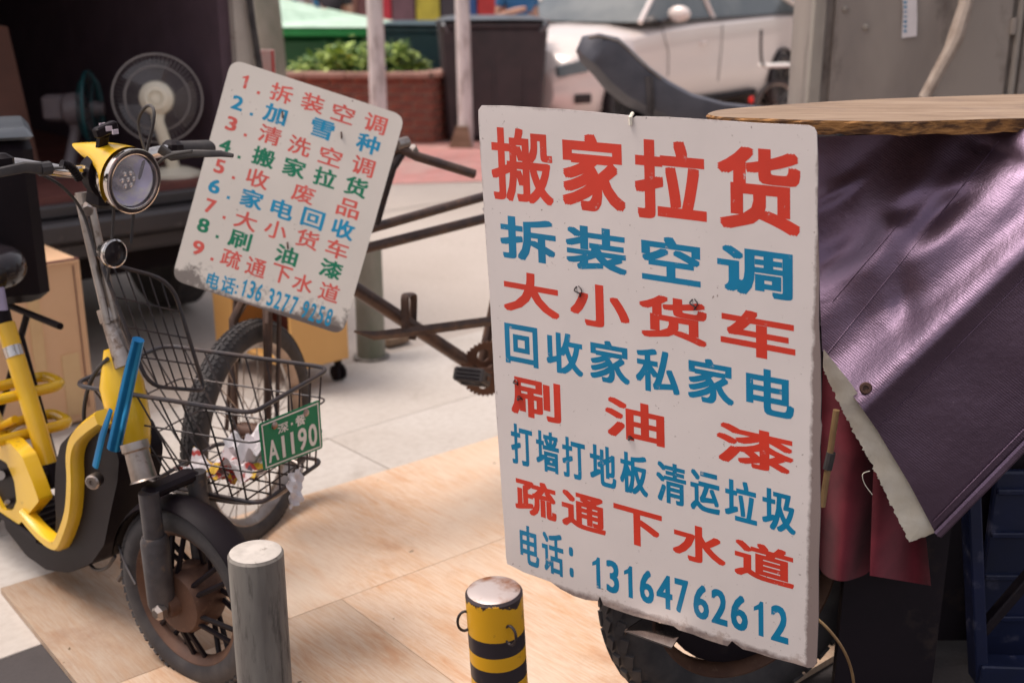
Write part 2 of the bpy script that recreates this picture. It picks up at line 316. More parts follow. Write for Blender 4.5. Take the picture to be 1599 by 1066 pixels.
M['cabinetpaint'] = mat('cabinet_grey', (.29, .25, .22), .6, 0, (.2, .17, .155), 3, dirt=(.1, .078, .07), dlo=.55, dhi=.75, ds=7, scale=(1, 1, .4), bmp=.15)
M['cabedge'] = mat('cabinet_edge', (.3, .27, .235), .6, 0, (.2, .17, .15), 8, scale=(1, 1, .3))
def stripem():
    m, t, b = nodes('yellow_black_bollard'); v = coord(t); s = N(t, 'ShaderNodeSeparateXYZ'); t.links.new(v, s.inputs[0])
    z = math_(t, 'ADD', s.outputs[2], math_(t, 'MULTIPLY', math_(t, 'SUBTRACT', noise(t, v, 10, 3), .5), .004))
    # z measured down from the top: 0.58
    r = N(t, 'ShaderNodeValToRGB'); r.color_ramp.interpolation = 'CONSTANT'; e = r.color_ramp.elements
    Yc, Bc = (.72, .36, .01, 1), (.028, .02, .024, 1)
    st = [(0, Bc), (.1, Yc), (.2, Bc), (.3, Yc), (.36, Bc), (.405, Yc), (.432, Bc), (.458, Yc), (.484, Bc), (.51, Yc)]
    while len(e) < len(st): e.new(.5)
    for i, (p, c) in enumerate(st): e[i].position = p; e[i].color = c
    t.links.new(z, r.inputs[0]); c = r.outputs[0]
    # chipped dark band round the rim, uneven lower border
    rim = math_(t, 'ADD', s.outputs[2], math_(t, 'MULTIPLY', math_(t, 'SUBTRACT', noise(t, v, 22, 5, .7), .5), .06))
    c = mix(t, ramp(t, math_(t, 'MULTIPLY', math_(t, 'SUBTRACT', rim, .566), 300), [(.4, 0), (.6, 1)]), c, (.035, .022, .024))
    c = mix(t, ramp(t, noise(t, v, 26, 8, .75), [(.61, 0), (.66, 1)]), c, (.1, .055, .03)); c = mix(t, ramp(t, noise(t, v, 13, 4, .6), [(.7, 0), (.715, 1)]), c, (.22, .2, .2))
    t.links.new(c, b.inputs['Base Color']); b.inputs['Roughness'].default_value = .38; bump(t, b, noise(t, v, 40, 5), .2, .001); return m
M['stripe'] = stripem()
def paperm():
    m, t, b = nodes('printed_paper'); v = coord(t); c = mix(t, ramp(t, noise(t, v, 26, 2), [(.56, 0), (.6, 1)]), (.74, .68, .68), (.5, .06, .05))
    c = mix(t, ramp(t, noise(t, coord(t, 'Object', (1, 1.3, 1)), 19, 2), [(.6, 0), (.63, 1)]), c, (.7, .42, .03)); c = mix(t, ramp(t, noise(t, coord(t, 'Object', (1.4, 1, 1.2)), 23, 2), [(.63, 0), (.65, 1)]), c, (.12, .08, .1))
    t.links.new(c, b.inputs['Base Color']); b.inputs['Roughness'].default_value = .6; return m
M['paper'] = paperm(); M['paperplain'] = mat('white_paper', (.72, .67, .68), .7)
m, t_, b_ = nodes('fan_blade'); b_.inputs['Base Color'].default_value = (.16, .14, .15, 1); b_.inputs['Transmission Weight'].default_value = .6; b_.inputs['Roughness'].default_value = .25; M['blade'] = m
m, t_, b_ = nodes('lens'); b_.inputs['Base Color'].default_value = (.85, .82, .9, 1); b_.inputs['Alpha'].default_value = .22; b_.inputs['Roughness'].default_value = .08; M['lens'] = m
M['reflector'] = mat('lamp_reflector', (.62, .58, .8), .3, .25, (.8, .76, .72), 22, .45, .55); M['led'] = mat('led_cluster', (.3, .26, .24), .4, .2, (.12, .1, .1), 60, .45, .55); M['tealrim'] = mat('teal_rim', (.008, .07, .08), .4)
# ------------------------------------------------------------------ lettering
_gc = {}
def glyph(ch):
    if ch in _gc: return _gc[ch]
    if ch == '|1':                                          # a one with its flag
        _gc[ch] = ([(.30, 0), (.47, 0), (.47, 1), (.36, 1), (.30, .90), (.14, .80), (.14, .68), (.30, .75)], [(0, 1, 2, 3, 4, 7), (4, 5, 6, 7)]); return _gc[ch]
    if ch == '|.': _gc[ch] = ([(0, 0), (1, 0), (1, 1), (0, 1)], [(0, 1, 2, 3)]); return _gc[ch]
    c = bpy.data.curves.new('tmp', 'FONT'); c.body = ch; c.size = 1; c.resolution_u = 3
    o = bpy.data.objects.new('tmp', c); COL.objects.link(o); dg = bpy.context.evaluated_depsgraph_get(); dg.update(); ev = o.evaluated_get(dg); me = ev.to_mesh()
    vs = [(v.co.x, v.co.y) for v in me.vertices]; fs = [tuple(p.vertices) for p in me.polygons]; ev.to_mesh_clear()
    bpy.data.objects.remove(o); bpy.data.curves.remove(c)
    _gc[ch] = (vs, fs); return _gc[ch]
def stamp(mb, ch, place, nrm, bx=.03, by=.024, lift=.00012):
    """place(u, v) -> point on the sign for u, v in 0..1 (v up) over the glyph's own bounding box"""
    vs, fs = glyph(ch); x0 = min(p[0] for p in vs)-bx; x1 = max(p[0] for p in vs)+bx; y0 = min(p[1] for p in vs)-by; y1 = max(p[1] for p in vs)+by; k = 0
    offs = [(0, 0)] if (bx == 0 and by == 0) or ch[0] == '|' else [(i*bx, j*by) for i in (-1, 0, 1) for j in (-1, 0, 1)]
    for (ox, oy) in offs:
        mb.add([place((p[0]+ox-x0)/(x1-x0), (p[1]+oy-y0)/(y1-y0))+nrm*(lift+k*.00001) for p in vs], fs); k += 1
# ------------------------------------------------------------------ the ground
def flat(name, poly, z, m, **kw):
    mb = MB(); mb.add([V((p[0], p[1], z)) for p in poly], [tuple(range(len(poly)))]); return mb.build(name, m, smooth=0, **kw)
flat('ground', [(-120, -60), (120, -60), (120, 160), (-120, 160)], -.012, M['ground'], kind='structure')
GO = V((-.612, 3.583, 0))                                   # a corner of the street's grid
def EG(a, b, z=0.0): return V((GO.x, GO.y, 0))+E1*a+E2*b+UP*z   # a along E1, b along E2 (towards the camera)
flat('road', [EG(-14, -.5), EG(14, -.5), EG(14, -3.2), EG(-14, -3.2)], -.008, M['road'], kind='structure')
flat('road', [EG(-14, -3.2), EG(14, -3.2), EG(14, -14), EG(-14, -14)], -.0045, M['road'], kind='structure')
flat('path', [tuple(D(380, 300, 8.55))[:2], tuple(D(860, 283, 9.0))[:2], (4.6, 9.6), (4.2, 11.25), (-3.2, 11.35), (-4.6, 8.8)], .0, M['pink'], kind='structure')
flat('road', [EG(-14, .625), EG(14, .625), EG(14, 9), EG(-14, 9)], -.0015, M['asphalt'], kind='structure')
pav = thing('pavement', EG(0, 0), kind='structure')
flat_ = MB(); flat_.add([EG(-3.7, .62, -.0055), EG(4.2, .62, -.0055), EG(4.2, -.6, -.0055), EG(-3.7, -.6, -.0055)], [(0, 1, 2, 3)]); flat_.build('joint_bed', M['joint'], pav, smooth=0)
def slab_mesh(w, d):
    mb = MB(); mb.box((0, 0, -.02), (w, d, .04), bev=.0018); return mb
_sm = None; W_, D_ = .9, .62
for i in range(-4, 5):
    for j in range(-1, 1):
        c = EG((i+.5)*W_, (j+.5)*D_-.0, 0)
        if _sm is None: o = slab_mesh(W_-.0035, D_-.0035).build('slab', M['slab'], None, loc=(0, 0, 0), smooth=20); _sm = o.data; o.parent = pav
        else: o = bpy.data.objects.new('slab', _sm); COL.objects.link(o); o.parent = pav
        o.location = c-V(pav.location)+UP*rng.uniform(-.0015, .0012); o.rotation_euler = (rng.uniform(-.001, .001), rng.uniform(-.001, .001), math.atan2(E1.y, E1.x))
# plywood sheets: rectangles in the (e1, e2) grid, measured from the long edge
O = V((-.552, 3.145, 0)); EA = V((.77, .637, 0)).normalized(); EB = V((.637, -.77, 0))
def plysheet(a0, a1, b0, b1, z, lab, warp=0.0, m_=None):
    m_ = m_ or M['ply']
    mb = MB(); nA, nB = 8, 8
    def top(u, v, h=.016): return O+EA*(a0+(a1-a0)*u)+EB*(b0+(b1-b0)*v)+UP*(z+h+warp*(math.sin(u*3)*.5+(u-.5)**2)*(.5+v*.5))
    mb.grid(lambda u, v: top(u, v), nA, nB); mb.grid(lambda u, v: top(u, 1-v, 0), nA, nB)
    n = (nA+1)*(nB+1)
    for i in range(nA):
        mb.f.append((i, n+nB*(nA+1)+i, n+nB*(nA+1)+i+1, i+1)); k = nB*(nA+1); mb.f.append((k+i, k+i+1, n+i+1, n+i))
    for j in range(nB):
        a = j*(nA+1); b = (j+1)*(nA+1); mb.f.append((a, b, n+(nB-j-1)*(nA+1), n+(nB-j)*(nA+1))); a += nA; b += nA; mb.f.append((a, n+(nB-j)*(nA+1)+nA, n+(nB-j-1)*(nA+1)+nA, b))
    mb.build('plywood_sheet', m_, smooth=30, loc=top(.5, .5, 0), label=lab, cat='plywood sheet', group='plywood sheets laid over the pavement')
plysheet(-.93, -.451, -.0, .585, .0, 'darkest plywood sheet, shade painted into its colour, directly below the yellow scooter floorboard', m_=M['ply_dark'])  # separate sheet, darkened in colour to stand in for shade
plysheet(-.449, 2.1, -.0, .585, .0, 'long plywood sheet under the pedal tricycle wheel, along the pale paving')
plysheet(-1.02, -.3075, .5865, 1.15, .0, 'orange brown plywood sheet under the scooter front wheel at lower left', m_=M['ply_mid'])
plysheet(-.306, 2.1, .5865, 1.5, .0, 'pale plywood sheet around the striped bollard at bottom centre')
# ------------------------------------------------------------------ bollards
def bollard(px, py, z, r, m, mt, name, lab, lean=(0, 0), h=None, group=None):
    c = P(px, py, z); hh = c.z; base = V((c.x-lean[0], c.y-lean[1], 0)); t = thing(name, base, lab, 'bollard', group)
    ax = (c-base).normalized(); L = (c-base).length
    me = MB(); me.lathe((0, 0, 0), UP, [(r, 0), (r, L-.004), (r-.003, L)], 40); b = me.build('post', m, t.parent, loc=(0, 0, 0)); b.parent = t; b.rotation_euler = ax.to_track_quat('Z', 'X').to_euler()
    me = MB(); me.lathe((0, 0, 0), UP, [(r-.0032, L+.0005), (r-.006, L+.0018), (r*.5, L+.003), (0.0, L+.0035)], 40); b2 = me.build('cap', mt, None, loc=(0, 0, 0)); b2.parent = t; b2.rotation_euler = b.rotation_euler
    return t, ax, L, c
bollard(399, 861, 1.84, .0443, M['conc_pole'], M['bolltop'], 'bollard', 'plain weathered grey bollard standing beside the scooter front wheel')
tb, ax, L, c = bollard(771, 921, 1.73, .0435, M['stripe'], M['worn_top'], 'bollard', 'yellow and black striped bollard with chipped rim and two wire loops', lean=(-.03, -.02))
for (lx, ly, rr, tilt) in ((-.046, -.012, .013, .2), (.022, -.043, .0125, 1.2)):
    mb = MB(); cc = c-ax*(.046 if lx < 0 else .052)+V((lx, ly, 0)); d = V((lx, ly, 0)).normalized()
    if lx > 0: d = (d+V((.75, 0, 0))).normalized()
    mb.tube([cc+d*(math.cos(a)*rr*.85)+UP*(math.sin(a)*rr*1.25) for a in [2*math.pi*k/20 for k in range(20)]], .0022, 6, closed=True); mb.build('wire_loop', M['wire'], tb)
bp = G(580, 557); t = thing('bollard', bp, 'grey concrete bollard behind the small sign, at the far edge of the paving', 'bollard')
mb = MB(); mb.lathe(bp, UP, [(.058, 0), (.056, .46), (.05, .47), (0, .472)], 28); mb.build('post', M['trunk'], t)
mb = MB(); mb.lathe(bp, UP, [(.075, 0), (.075, .006), (.06, .009)], 20); mb.build('base', M['conc_pole'], t)
mb = MB(); q = G(618, 536); mb.box(q+UP*.02, (.12, .06, .04), (E1, E2, UP), bev=.008); mb.build('stone', M['board'], smooth=40, label='small brown block lying beside the far grey bollard', cat='block')
# ------------------------------------------------------------------ wheels
def tread(mb, c, ax, fw, R, w, n, rows, h=.004, ln=.7):
    if n > 100: h = .0015
    for k in range(n):
        a = 2*math.pi*k/n; rd = fw*math.cos(a)+UP*math.sin(a); tg = -fw*math.sin(a)+UP*math.cos(a); s = 2*math.pi*R/n
        for q in rows:
            ph = math.asin(q/.95); nr = rd*math.cos(ph)+ax*math.sin(ph); lt = ax*math.cos(ph)-rd*math.sin(ph); skew = (tg+lt*(.4 if q > 0 else -.4 if q < 0 else 0)).normalized(); lt2 = nr.cross(skew)
            mb.box(c+rd*(R-w+w*math.cos(ph))+ax*(.93*w*math.sin(ph))+tg*(s*.5 if k % 2 and abs(q) < .1 else 0), (s*ln, w*(.3 if n < 100 else .22), h*2), (skew, lt2, nr))
def wheel(parent, c, ax, fw, R, rt, rim_m, spoke_m, nsp, rhub, whub, rs, tread_n=60, rows=(-.55, 0, .55), paired=False, hubm=None, name='wheel', tw=.18):
    mb = MB(); rc = R-rt*1.0
    mb.lathe(c, ax, [(rc+rt*math.cos(a), rt*.92*math.sin(a)) for a in [2*math.pi*k/12 for k in range(12)]], 56, u=fw, closed=True); w = mb.build(name, M['rubber'], parent)
    mb = MB(); tread(mb, c, ax, fw, R, rt, tread_n, rows); mb.build('tread', M['rubber'], w, smooth=0, kind='stuff')
    ri = rc-rt*.78; mb = MB(); d = rt*.62
    mb.lathe(c, ax, [(ri+.006, -d), (ri+.008, -d*.8), (ri-.004, -d*.6), (ri-.009, 0), (ri-.004, d*.6), (ri+.008, d*.8), (ri+.006, d), (ri+.001, d), (ri-.010, d*.55), (ri-.0155, 0), (ri-.010, -d*.55), (ri+.001, -d)], 56, u=fw, closed=True); mb.build('rim', rim_m, w)
    mb = MB(); mb.lathe(c, ax, [(0, -whub*.75), (rhub*.3, -whub*.75), (rhub*.34, -whub*.5), (rhub*.9, -whub*.45), (rhub, -whub*.3), (rhub, whub*.3), (rhub*.9, whub*.45), (rhub*.34, whub*.5), (rhub*.3, whub*.75), (0, whub*.75)], 32, u=fw); mb.build('hub', hubm or rim_m, w)
    mb = MB()
    for k in range(nsp):
        a = 2*math.pi*k/nsp; off = (tw if k % 2 else -tw)
        for side in ((-1, 1) if paired else ((1,) if (k//2) % 2 else (-1,))):
            p0 = c+(fw*math.cos(a+off)+UP*math.sin(a+off))*rhub*.92+ax*side*whub*.33; p1 = c+(fw*math.cos(a)+UP*math.sin(a))*(ri-.008)+ax*side*d*.15; mb.tube([p0, p1], rs, 5)
    if nsp: mb.build('spokes', spoke_m, w)
    return w
# ------------------------------------------------------------------ yellow scooter
A = G(310, 1060); aF, aS = math.radians(47), math.radians(56)
Ff = V((math.sin(aF), -math.cos(aF), 0)); Fr = V((-math.cos(aF), -math.sin(aF), 0))       # frame forward / its right side
Sf = V((math.sin(aS), -math.cos(aS), 0)); Sr = V((-math.cos(aS), -math.sin(aS), 0))       # steering forward / right
def S(x, y, o=0.0): return PL(x, y, A+Fr*o, Fr)
def T(x, y, o=0.0): return PL(x, y, A+Sr*o, Sr)
sco = thing('electric_scooter', A, 'yellow electric scooter with wire front basket and round chrome headlamp', 'scooter')
def S3(mb, name, m, **kw): return mb.build(name, m, kw.pop('parent', sco), **kw)
wc = A+UP*.205
wh = wheel(sco, wc, Sr, Sf, .205, .031, M['rust'], M['black'], 24, .072, .09, .006, 64, (-.55, 0, .55), False, M['rust'], 'front_wheel', .03)
mb = MB(); mb.tube([wc-Sr*.085, wc+Sr*.085], .009, 10); mb.lathe(wc+Sr*.075, Sr, [(.018, 0), (.018, .012), (.01, .02), (0, .02)], 6); mb.build('axle', M['steel'], wh)
# fork, fender, headset
for sgn in (1, -1):
    o = .062*sgn; crown = T(232, 768, .062)+Sr*(o-.062); low = wc+Sr*o-Sf*.016-UP*.008
    mid = crown.lerp(low, .38)
    mb = MB(); mb.tube([crown, mid], .021, 14); mb.tube([mid-(low-mid)*.02, mid+(low-mid)*.04, low-(low-mid)*.1, low], [.025, .029, .029, .024], 14); S3(mb, 'fork_leg', M['fork'])
mb = MB(); cr = T(228, 762, .062)-Sr*.062; mb.box(cr-UP*.012, (.13, .045, .024), (Sr, Sf, UP), bev=.008); S3(mb, 'fork_crown', M['black'])
mb = MB(); a0, a1 = math.radians(18), math.radians(168)
def fend(u, v):
    a = a0+(a1-a0)*u; w = (v-.5)*2; rr = .226-.014*w*w; return wc+(Sf*math.cos(a)+UP*math.sin(a))*rr+Sr*w*.036
mb.grid(fend, 24, 6); mb.grid(lambda u, v: wc+(fend(u, 1-v)-wc)*.985, 24, 6); S3(mb, 'front_fender', M['black'], smooth=60)
mb = MB(); h0 = T(209, 690, .055); h1 = T(226, 750, .062); mb.lathe(h1, (h0-h1), [(.03, 0), (.026, .004), (.024, (h0-h1).length*.75), (.028, (h0-h1).length*.8), (.028, (h0-h1).length), (0, (h0-h1).length)], 20); S3(mb, 'headset', M['steel'])
# steering column: two chrome stays and a clamp
for (xa, ya, xb, yb, o) in ((122, 305, 168, 505, .012), (140, 310, 183, 510, -.006)):
    mb = MB(); mb.tube([S(xa, ya, o), S(xb, yb, o)], .0085, 12); S3(mb, 'column_stay', M['steel'])
mb = MB(); mb.tube([S(132, 300), S(135, 318)], .02, 12); S3(mb, 'stem_clamp', M['steel']); mb = MB(); mb.tube([S(138, 322, .02), S(137, 330, .035)], .011, 8); S3(mb, 'stem_clamp', M['steel'])
mb = MB(); mb.tube([S(166, 482), S(172, 502)], .021, 12); mb.tube([S(172, 502), S(185, 540), S(196, 572)], [.0175, .02, .023], 14); S3(mb, 'lower_clamp', M['steel'])
# yellow head tube shell behind the basket
mb = MB(); mb.tube([S(180, 545), S(190, 600), S(203, 660), S(216, 712)], [.024, .046, .044, .026], 18); S3(mb, 'head_tube', M['yellow'])
mb = MB(); mb.tube(smooth_path([S(168, 560, .03), S(150, 580, .03), S(136, 612, .03), S(131, 650, .03), S(137, 690, .03)]), .0045, 8); mb.tube(smooth_path([S(205, 560, -.03), S(228, 640, -.03), S(236, 700, -.04)]), .004, 8); S3(mb, 'cable', M['rubber'])
# black front shell with its yellow trim running down to the floorboard
prof = [(148, 664), (176, 648), (205, 665), (221, 705), (218, 740), (206, 790), (196, 838), (176, 866), (140, 882), (104, 878), (72, 856), (40, 816), (36, 800), (60, 812), (92, 838), (116, 842), (120, 800), (118, 760), (120, 715), (128, 684)]
mb = MB(); pl = round_poly([S(x, y, .0) for x, y in prof], .012, 3); mb.prism([p+Fr*.052 for p in pl], -Fr*.104); S3(mb, 'front_shell', M['black'], smooth=50)
def ribbon(path, w, th, o, name, m, parent=sco, mid=None):
    pts = smooth_path([S(x, y, o) for x, y in path], 4); mb = MB(); vs = []; n = len(pts)
    for i, p in enumerate(pts):
        t = (pts[min(i+1, n-1)]-pts[max(i-1, 0)]).normalized(); nn = t.cross(Fr).normalized()
        wq = w[0]+(w[1]-w[0])*i/(n-1) if isinstance(w, tuple) else w
        for (a, b) in ((-.5, -.5), (.5, -.5), (.5, .2), (.3, .5), (-.3, .5), (-.5, .2)): vs.append(p+nn*a*wq+Fr*b*th)
    fs = [(i*6+k, i*6+(k+1) % 6, (i+1)*6+(k+1) % 6, (i+1)*6+k) for i in range(n-1) for k in range(6)]+[tuple(range(5, -1, -1)), tuple((n-1)*6+k for k in range(6))]
    mb.add(vs, fs); return mb.build(name, m, parent, smooth=50)
ribbon([(160, 652), (138, 668), (122, 686), (116, 712), (117, 750), (113, 800), (98, 842), (88, 848), (66, 832), (38, 800)], (.034, .03), .03, .066, 'side_trim', M['yellow'])
ribbon([(160, 652), (138, 668), (122, 686), (116, 712), (117, 750), (113, 800), (98, 842), (88, 848), (66, 832), (38, 800)], (.034, .03), .03, -.066, 'side_trim', M['yellow'])
fz = S(70, 800, .05).z; f0 = S(98, 832, 0); f1 = S(40, 790, 0)
mb = MB(); fa, fb = V((f0.x, f0.y, 0)), V((f1.x, f1.y, 0)); Lf = .36; 
mb.box(fa-Ff*(Lf/2-.02)+UP*(f0.z+.012), (Lf, .15, .018), (Ff, Fr, UP), bev=.004); S3(mb, 'floor_mat', M['black'])
for k in range(9):
    mb = MB(); mb.box(fa-Ff*(.02+k*.034)+UP*(f0.z+.0235), (.008, .11, .004), (Ff, Fr, UP)); S3(mb, 'mat_rib', M['rubber'], smooth=0)
# blue lock arms and the round key lock
mb = MB(); mb.tube([S(216, 530, .055), S(203, 585, .06), S(178, 700, .072)], [.012, .0135, .015], 12, flat=.75); mb.build('lock_arm', M['blue'], sco)
mb = MB(); mb.tube([S(173, 640, .075), S(160, 680, .08), S(149, 728, .085)], [.006, .009, .009], 8, flat=.55); mb.build('lock_arm', M['blue'], sco)
mb = MB(); q = S(148, 750, .085); mb.lathe(q, (Fr+Ff*.6), [(.0, -.012), (.015, -.012), (.0165, 0), (.0165, .01), (.013, .013), (.006, .013), (.005, .009), (0, .009)], 22); S3(mb, 'key_lock', M['steel'])
mb = MB(); mb.tube(smooth_path([S(140, 880, .02), S(150, 889, .02), S(166, 886, .02), S(180, 868, .02)]), .004, 7); S3(mb, 'kick_wire', M['wire'])
mb = MB(); mb.tube(smooth_path([S(185, 850, .05), S(196, 880, .055), S(212, 912, .06)]), .003, 6); mb.tube([S(190, 862, .03), S(196, 888, .03), S(186, 905, .03)], .006, 6); S3(mb, 'brake_cable', M['wire'])
# seat tube, damper, bumper hoops, rear arm
mb = MB(); mb.tube([S(78, 738), S(62, 680), S(8, 505)], .0225, 20); st = S3(mb, 'seat_tube', M['yellow'])
mb = MB(); mb.tube([S(24.5, 557), S(19, 540+1)], .0232, 20); mb.build('silver_band', M['chrome'], st)
mb = MB(); mb.tube([S(8, 508), S(2, 482)], .019, 14); mb.build('seat_post', M['black'], st)
mb = MB(); mb.tube([S(86, 735, -.05), S(28, 522, -.05)], .014, 12); S3(mb, 'damper', M['black'])
mb = MB(); q = S(80, 742); mb.tube([q+(S(78, 738)-S(62, 680)).normalized()*.03, q-(S(78, 738)-S(62, 680)).normalized()*.03], .032, 16); mb.tube([S(60, 738, .04), S(112, 742, -.08)], .018, 12); S3(mb, 'tube_socket', M['black'])
for (x, y) in ((22, 607), (34, 667)):
    c0 = S(x, y); pts = round_poly([c0+Fr*.13+Ff*.045, c0-Fr*.10+Ff*.06, c0-Fr*.10-Ff*.045, c0+Fr*.13-Ff*.045], .035, 6); mb = MB(); mb.tube(pts, .0135, 12, closed=True); S3(mb, 'bumper_hoop', M['yellow'])
arm = [(-40, 690), (-8, 682), (14, 690), (34, 712), (50, 752), (61, 782), (46, 800), (30, 818), (12, 816), (-12, 800), (-24, 770), (-14, 762), (4, 796), (20, 796), (26, 782), (22, 750), (10, 722), (-8, 712), (-40, 716)]
mb = MB(); mb.prism(round_poly([S(x, y, .07) for x, y in arm], .008, 3), -Fr*.035); ra = S3(mb, 'rear_arm', M['yellow'], smooth=50)
mb = MB(); mb.prism([S(x, y, .06) for x, y in [(-40, 700), (0, 705), (26, 745), (30, 790), (20, 802), (0, 800), (-40, 790)]], -Fr*.03); mb.build('chain_cover', M['black'], ra, smooth=50)
mb = MB(); mb.tube([S(10, 785, .06), S(12, 783, .075)], .006, 8); mb.build('bolt', M['steel'], ra); mb = MB(); mb.tube([S(-2, 742, .06), S(0, 742, .085)], .012, 10); mb.build('bolt', M['steel'], ra)
# rear wheel and body, out of the frame to the left
rwc = A-Ff*1.12+UP*.205; wheel(sco, rwc, Fr, Ff, .205, .031, M['rust'], M['black'], 20, .068, .09, .0042, 48, (-.6, 0, .6), True, M['rust'], 'rear_wheel')
for o in (-.065, .065):
    mb = MB(); mb.tube([S(30, 790, 0)+Fr*o, rwc+Fr*o], .014, 10); S3(mb, 'chain_stay', M['black'])
    mb = MB(); mb.tube([S(40, 650, 0)+Fr*o*.4, rwc+Fr*o+UP*.02], .010, 10); S3(mb, 'rear_stay', M['yellow'])
mb = MB(); mb.grid(lambda u, v: rwc+(-Ff*math.cos(.35+2.3*u)+UP*math.sin(.35+2.3*u))*(.232-.02*(2*v-1)**2)+Fr*(2*v-1)*.045, 20, 6); S3(mb, 'rear_fender', M['yellow'], smooth=60)
# saddle: black glossy, seen from the front
sq = S(0, 430); mb = MB()
def sadd(u, v):
    a = u*2*math.pi; ph = (v-.5)*math.pi; cx = math.cos(ph)**.6
    return sq-Ff*(.07+.11*-math.cos(a)*cx)+Fr*(.088*math.sin(a)*cx)+UP*(.052*math.sin(ph)+.01)
mb.grid(sadd, 24, 10); S3(mb, 'saddle', M['gloss'], smooth=80)
mb = MB(); mb.tube([sq+Ff*.035+Fr*.02-UP*.02, sq+Ff*.04+Fr*.02-UP*.075], .012, 8, flat=.4); S3(mb, 'saddle_strap', M['strap'])
# rear carrier under the delivery box
mb = MB(); bz = .63
for o in (-.12, .12): mb.tube([A-Ff*.72+Fr*o+UP*bz, A-Ff*1.3+Fr*o+UP*bz], .009, 8); mb.tube([A-Ff*.9+Fr*o+UP*bz, rwc+Fr*o*.6+UP*.02], .009, 8)
S3(mb, 'rear_rack', M['black'])
# handlebar
hb = T(160, 262); mb = MB()
right = [hb, hb+Sr*.06+UP*.0, hb+Sr*.13+UP*.015-Sf*.01, hb+Sr*.2+UP*.03-Sf*.02, hb+Sr*.36+UP*.03-Sf*.06]
left = [hb, hb-Sr*.06, hb-Sr*.12+UP*.012-Sf*.01, hb-Sr*.19+UP*.012-Sf*.02, hb-Sr*.31+UP*.0-Sf*.05]
mb.tube(smooth_path(left[::-1]+right[1:], 4), .0125, 12); S3(mb, 'handlebar', M['chrome'])
for (aa, bb) in ((right[3], right[4]), (left[3], left[4])):
    mb = MB(); n = (bb-aa).normalized(); mb.tube([aa+n*.02, aa+n*.03, aa+n*.13, aa+n*.14], [.016, .018, .018, .014], 14); S3(mb, 'grip', M['rubber'])
    mb = MB(); e = aa+n*.005; mb.box(e+UP*.0, (.04, .045, .04), (n, Sf, UP), bev=.008); S3(mb, 'switch_housing', M['black'])
lv = [(T(250, 232, -.10)), T(268, 244, -.11), T(300, 240, -.12), T(345, 240, -.13), T(364, 243, -.135)]
mb = MB(); mb.tube(lv, [.011, .010, .008, .0065, .004], 8, flat=.6); S3(mb, 'brake_lever', M['rubber'])
lv = [(hb+Sr*.15+UP*.02+Sf*.035), hb+Sr*.2+UP*.03+Sf*.05, hb+Sr*.3+UP*.02+Sf*.03, hb+Sr*.36+UP*.01+Sf*.0]
mb = MB(); mb.tube(lv, [.012, .01, .008, .006], 8, flat=.6); mb.tube([lv[0]-Sr*.01, lv[0]+Sr*.012], .013, 10); S3(mb, 'brake_lever', M['rubber'])
for pts in ([T(100, 262, .13), T(60, 268, .12), T(95, 290, .08), T(128, 330, .03), T(150, 400, .03)], [T(228, 240, -.06), T(216, 190, -.06), T(232, 165, -.05), T(240, 190, -.03), T(213, 300, -.04), T(205, 380, -.03)], [T(178, 300, 0), T(176, 360, -.01), T(168, 440, -.01)], [T(240, 262, -.07), T(262, 244, -.08), T(300, 236, -.1)]):
    mb = MB(); mb.tube(smooth_path(pts, 6), .0032, 7); S3(mb, 'cable', M['rubber'])
mb = MB(); pts = smooth_path([T(96, 256, .12), T(112, 262, .1), T(124, 280, .08)], 12)
for i in range(0, len(pts)-1, 2): mb.tube([pts[i], pts[i]+(pts[i+1]-pts[i])*.9], .0085, 8)
S3(mb, 'spring_sleeve', M['black'])
mb = MB()
for k in range(3): mb.box(T(160+k*10, 196+k*5, .02), (.013, .003, .009), (Sr, Sf, UP))
S3(mb, 'dial_face', M['palecloth'], smooth=0); mb = MB(); mb.box(T(171, 203, .02)-Sf*.012, (.05, .018, .02), ((Sr-UP*.25).normalized(), Sf, (UP+Sr*.25).normalized()), bev=.003); mb.tube([T(172, 210, .02)-Sf*.02, T(165, 262, .0)-Sf*.02], .012, 8); S3(mb, 'switch_panel', M['black'])
# headlamp: yellow visor, chrome ring, lens and reflector
lc = T(190, 280, .0)+Sf*.03; ld = (Sf-UP*.1).normalized(); lu = (UP-ld*UP.dot(ld)).normalized(); R_ = .061
mb = MB(); mb.lathe(lc-ld*.05, ld, [(0, -.018), (.03, -.014), (.048, .0), (.058, .022), (R_, .046), (R_, .05), (R_+.0025, .052), (R_+.0025, .058), (R_-.004, .06), (R_-.009, .058), (R_-.010, .05)], 48, u=lu, caps=False); hl = S3(mb, 'headlamp', M['chrome'], smooth=40)
mb = MB(); mb.lathe(lc-ld*.05, ld, [(0, .012), (.02, .013), (.038, .026), (R_-.011, .05)], 40, u=lu, caps=False); mb.build('reflector', M['reflector'], hl)
mb = MB(); mb.lathe(lc-ld*.05, ld, [(0, .035), (.022, .035), (.026, .028), (.026, .02)], 28, u=lu); mb.build('led_cluster', M['led'], hl)
for k in range(7):
    a = k*math.pi/3; r = 0 if k == 6 else .0135; mb = MB(); p = lc-ld*.0145+(lu*math.sin(a)+ld.cross(lu)*math.cos(a))*r; mb.lathe(p, ld, [(.0056, 0), (.0045, .004), (0, .0055)], 10); mb.build('led', M['chrome'], hl)
mb = MB(); mb.lathe(lc-ld*.05, ld, [(R_-.0105, .0525), (R_*.6, .0575), (0, .0605)], 40, u=lu, caps=False); mb.build('lens', M['lens'], hl, smooth=80)
mb = MB(); ls = ld.cross(lu)
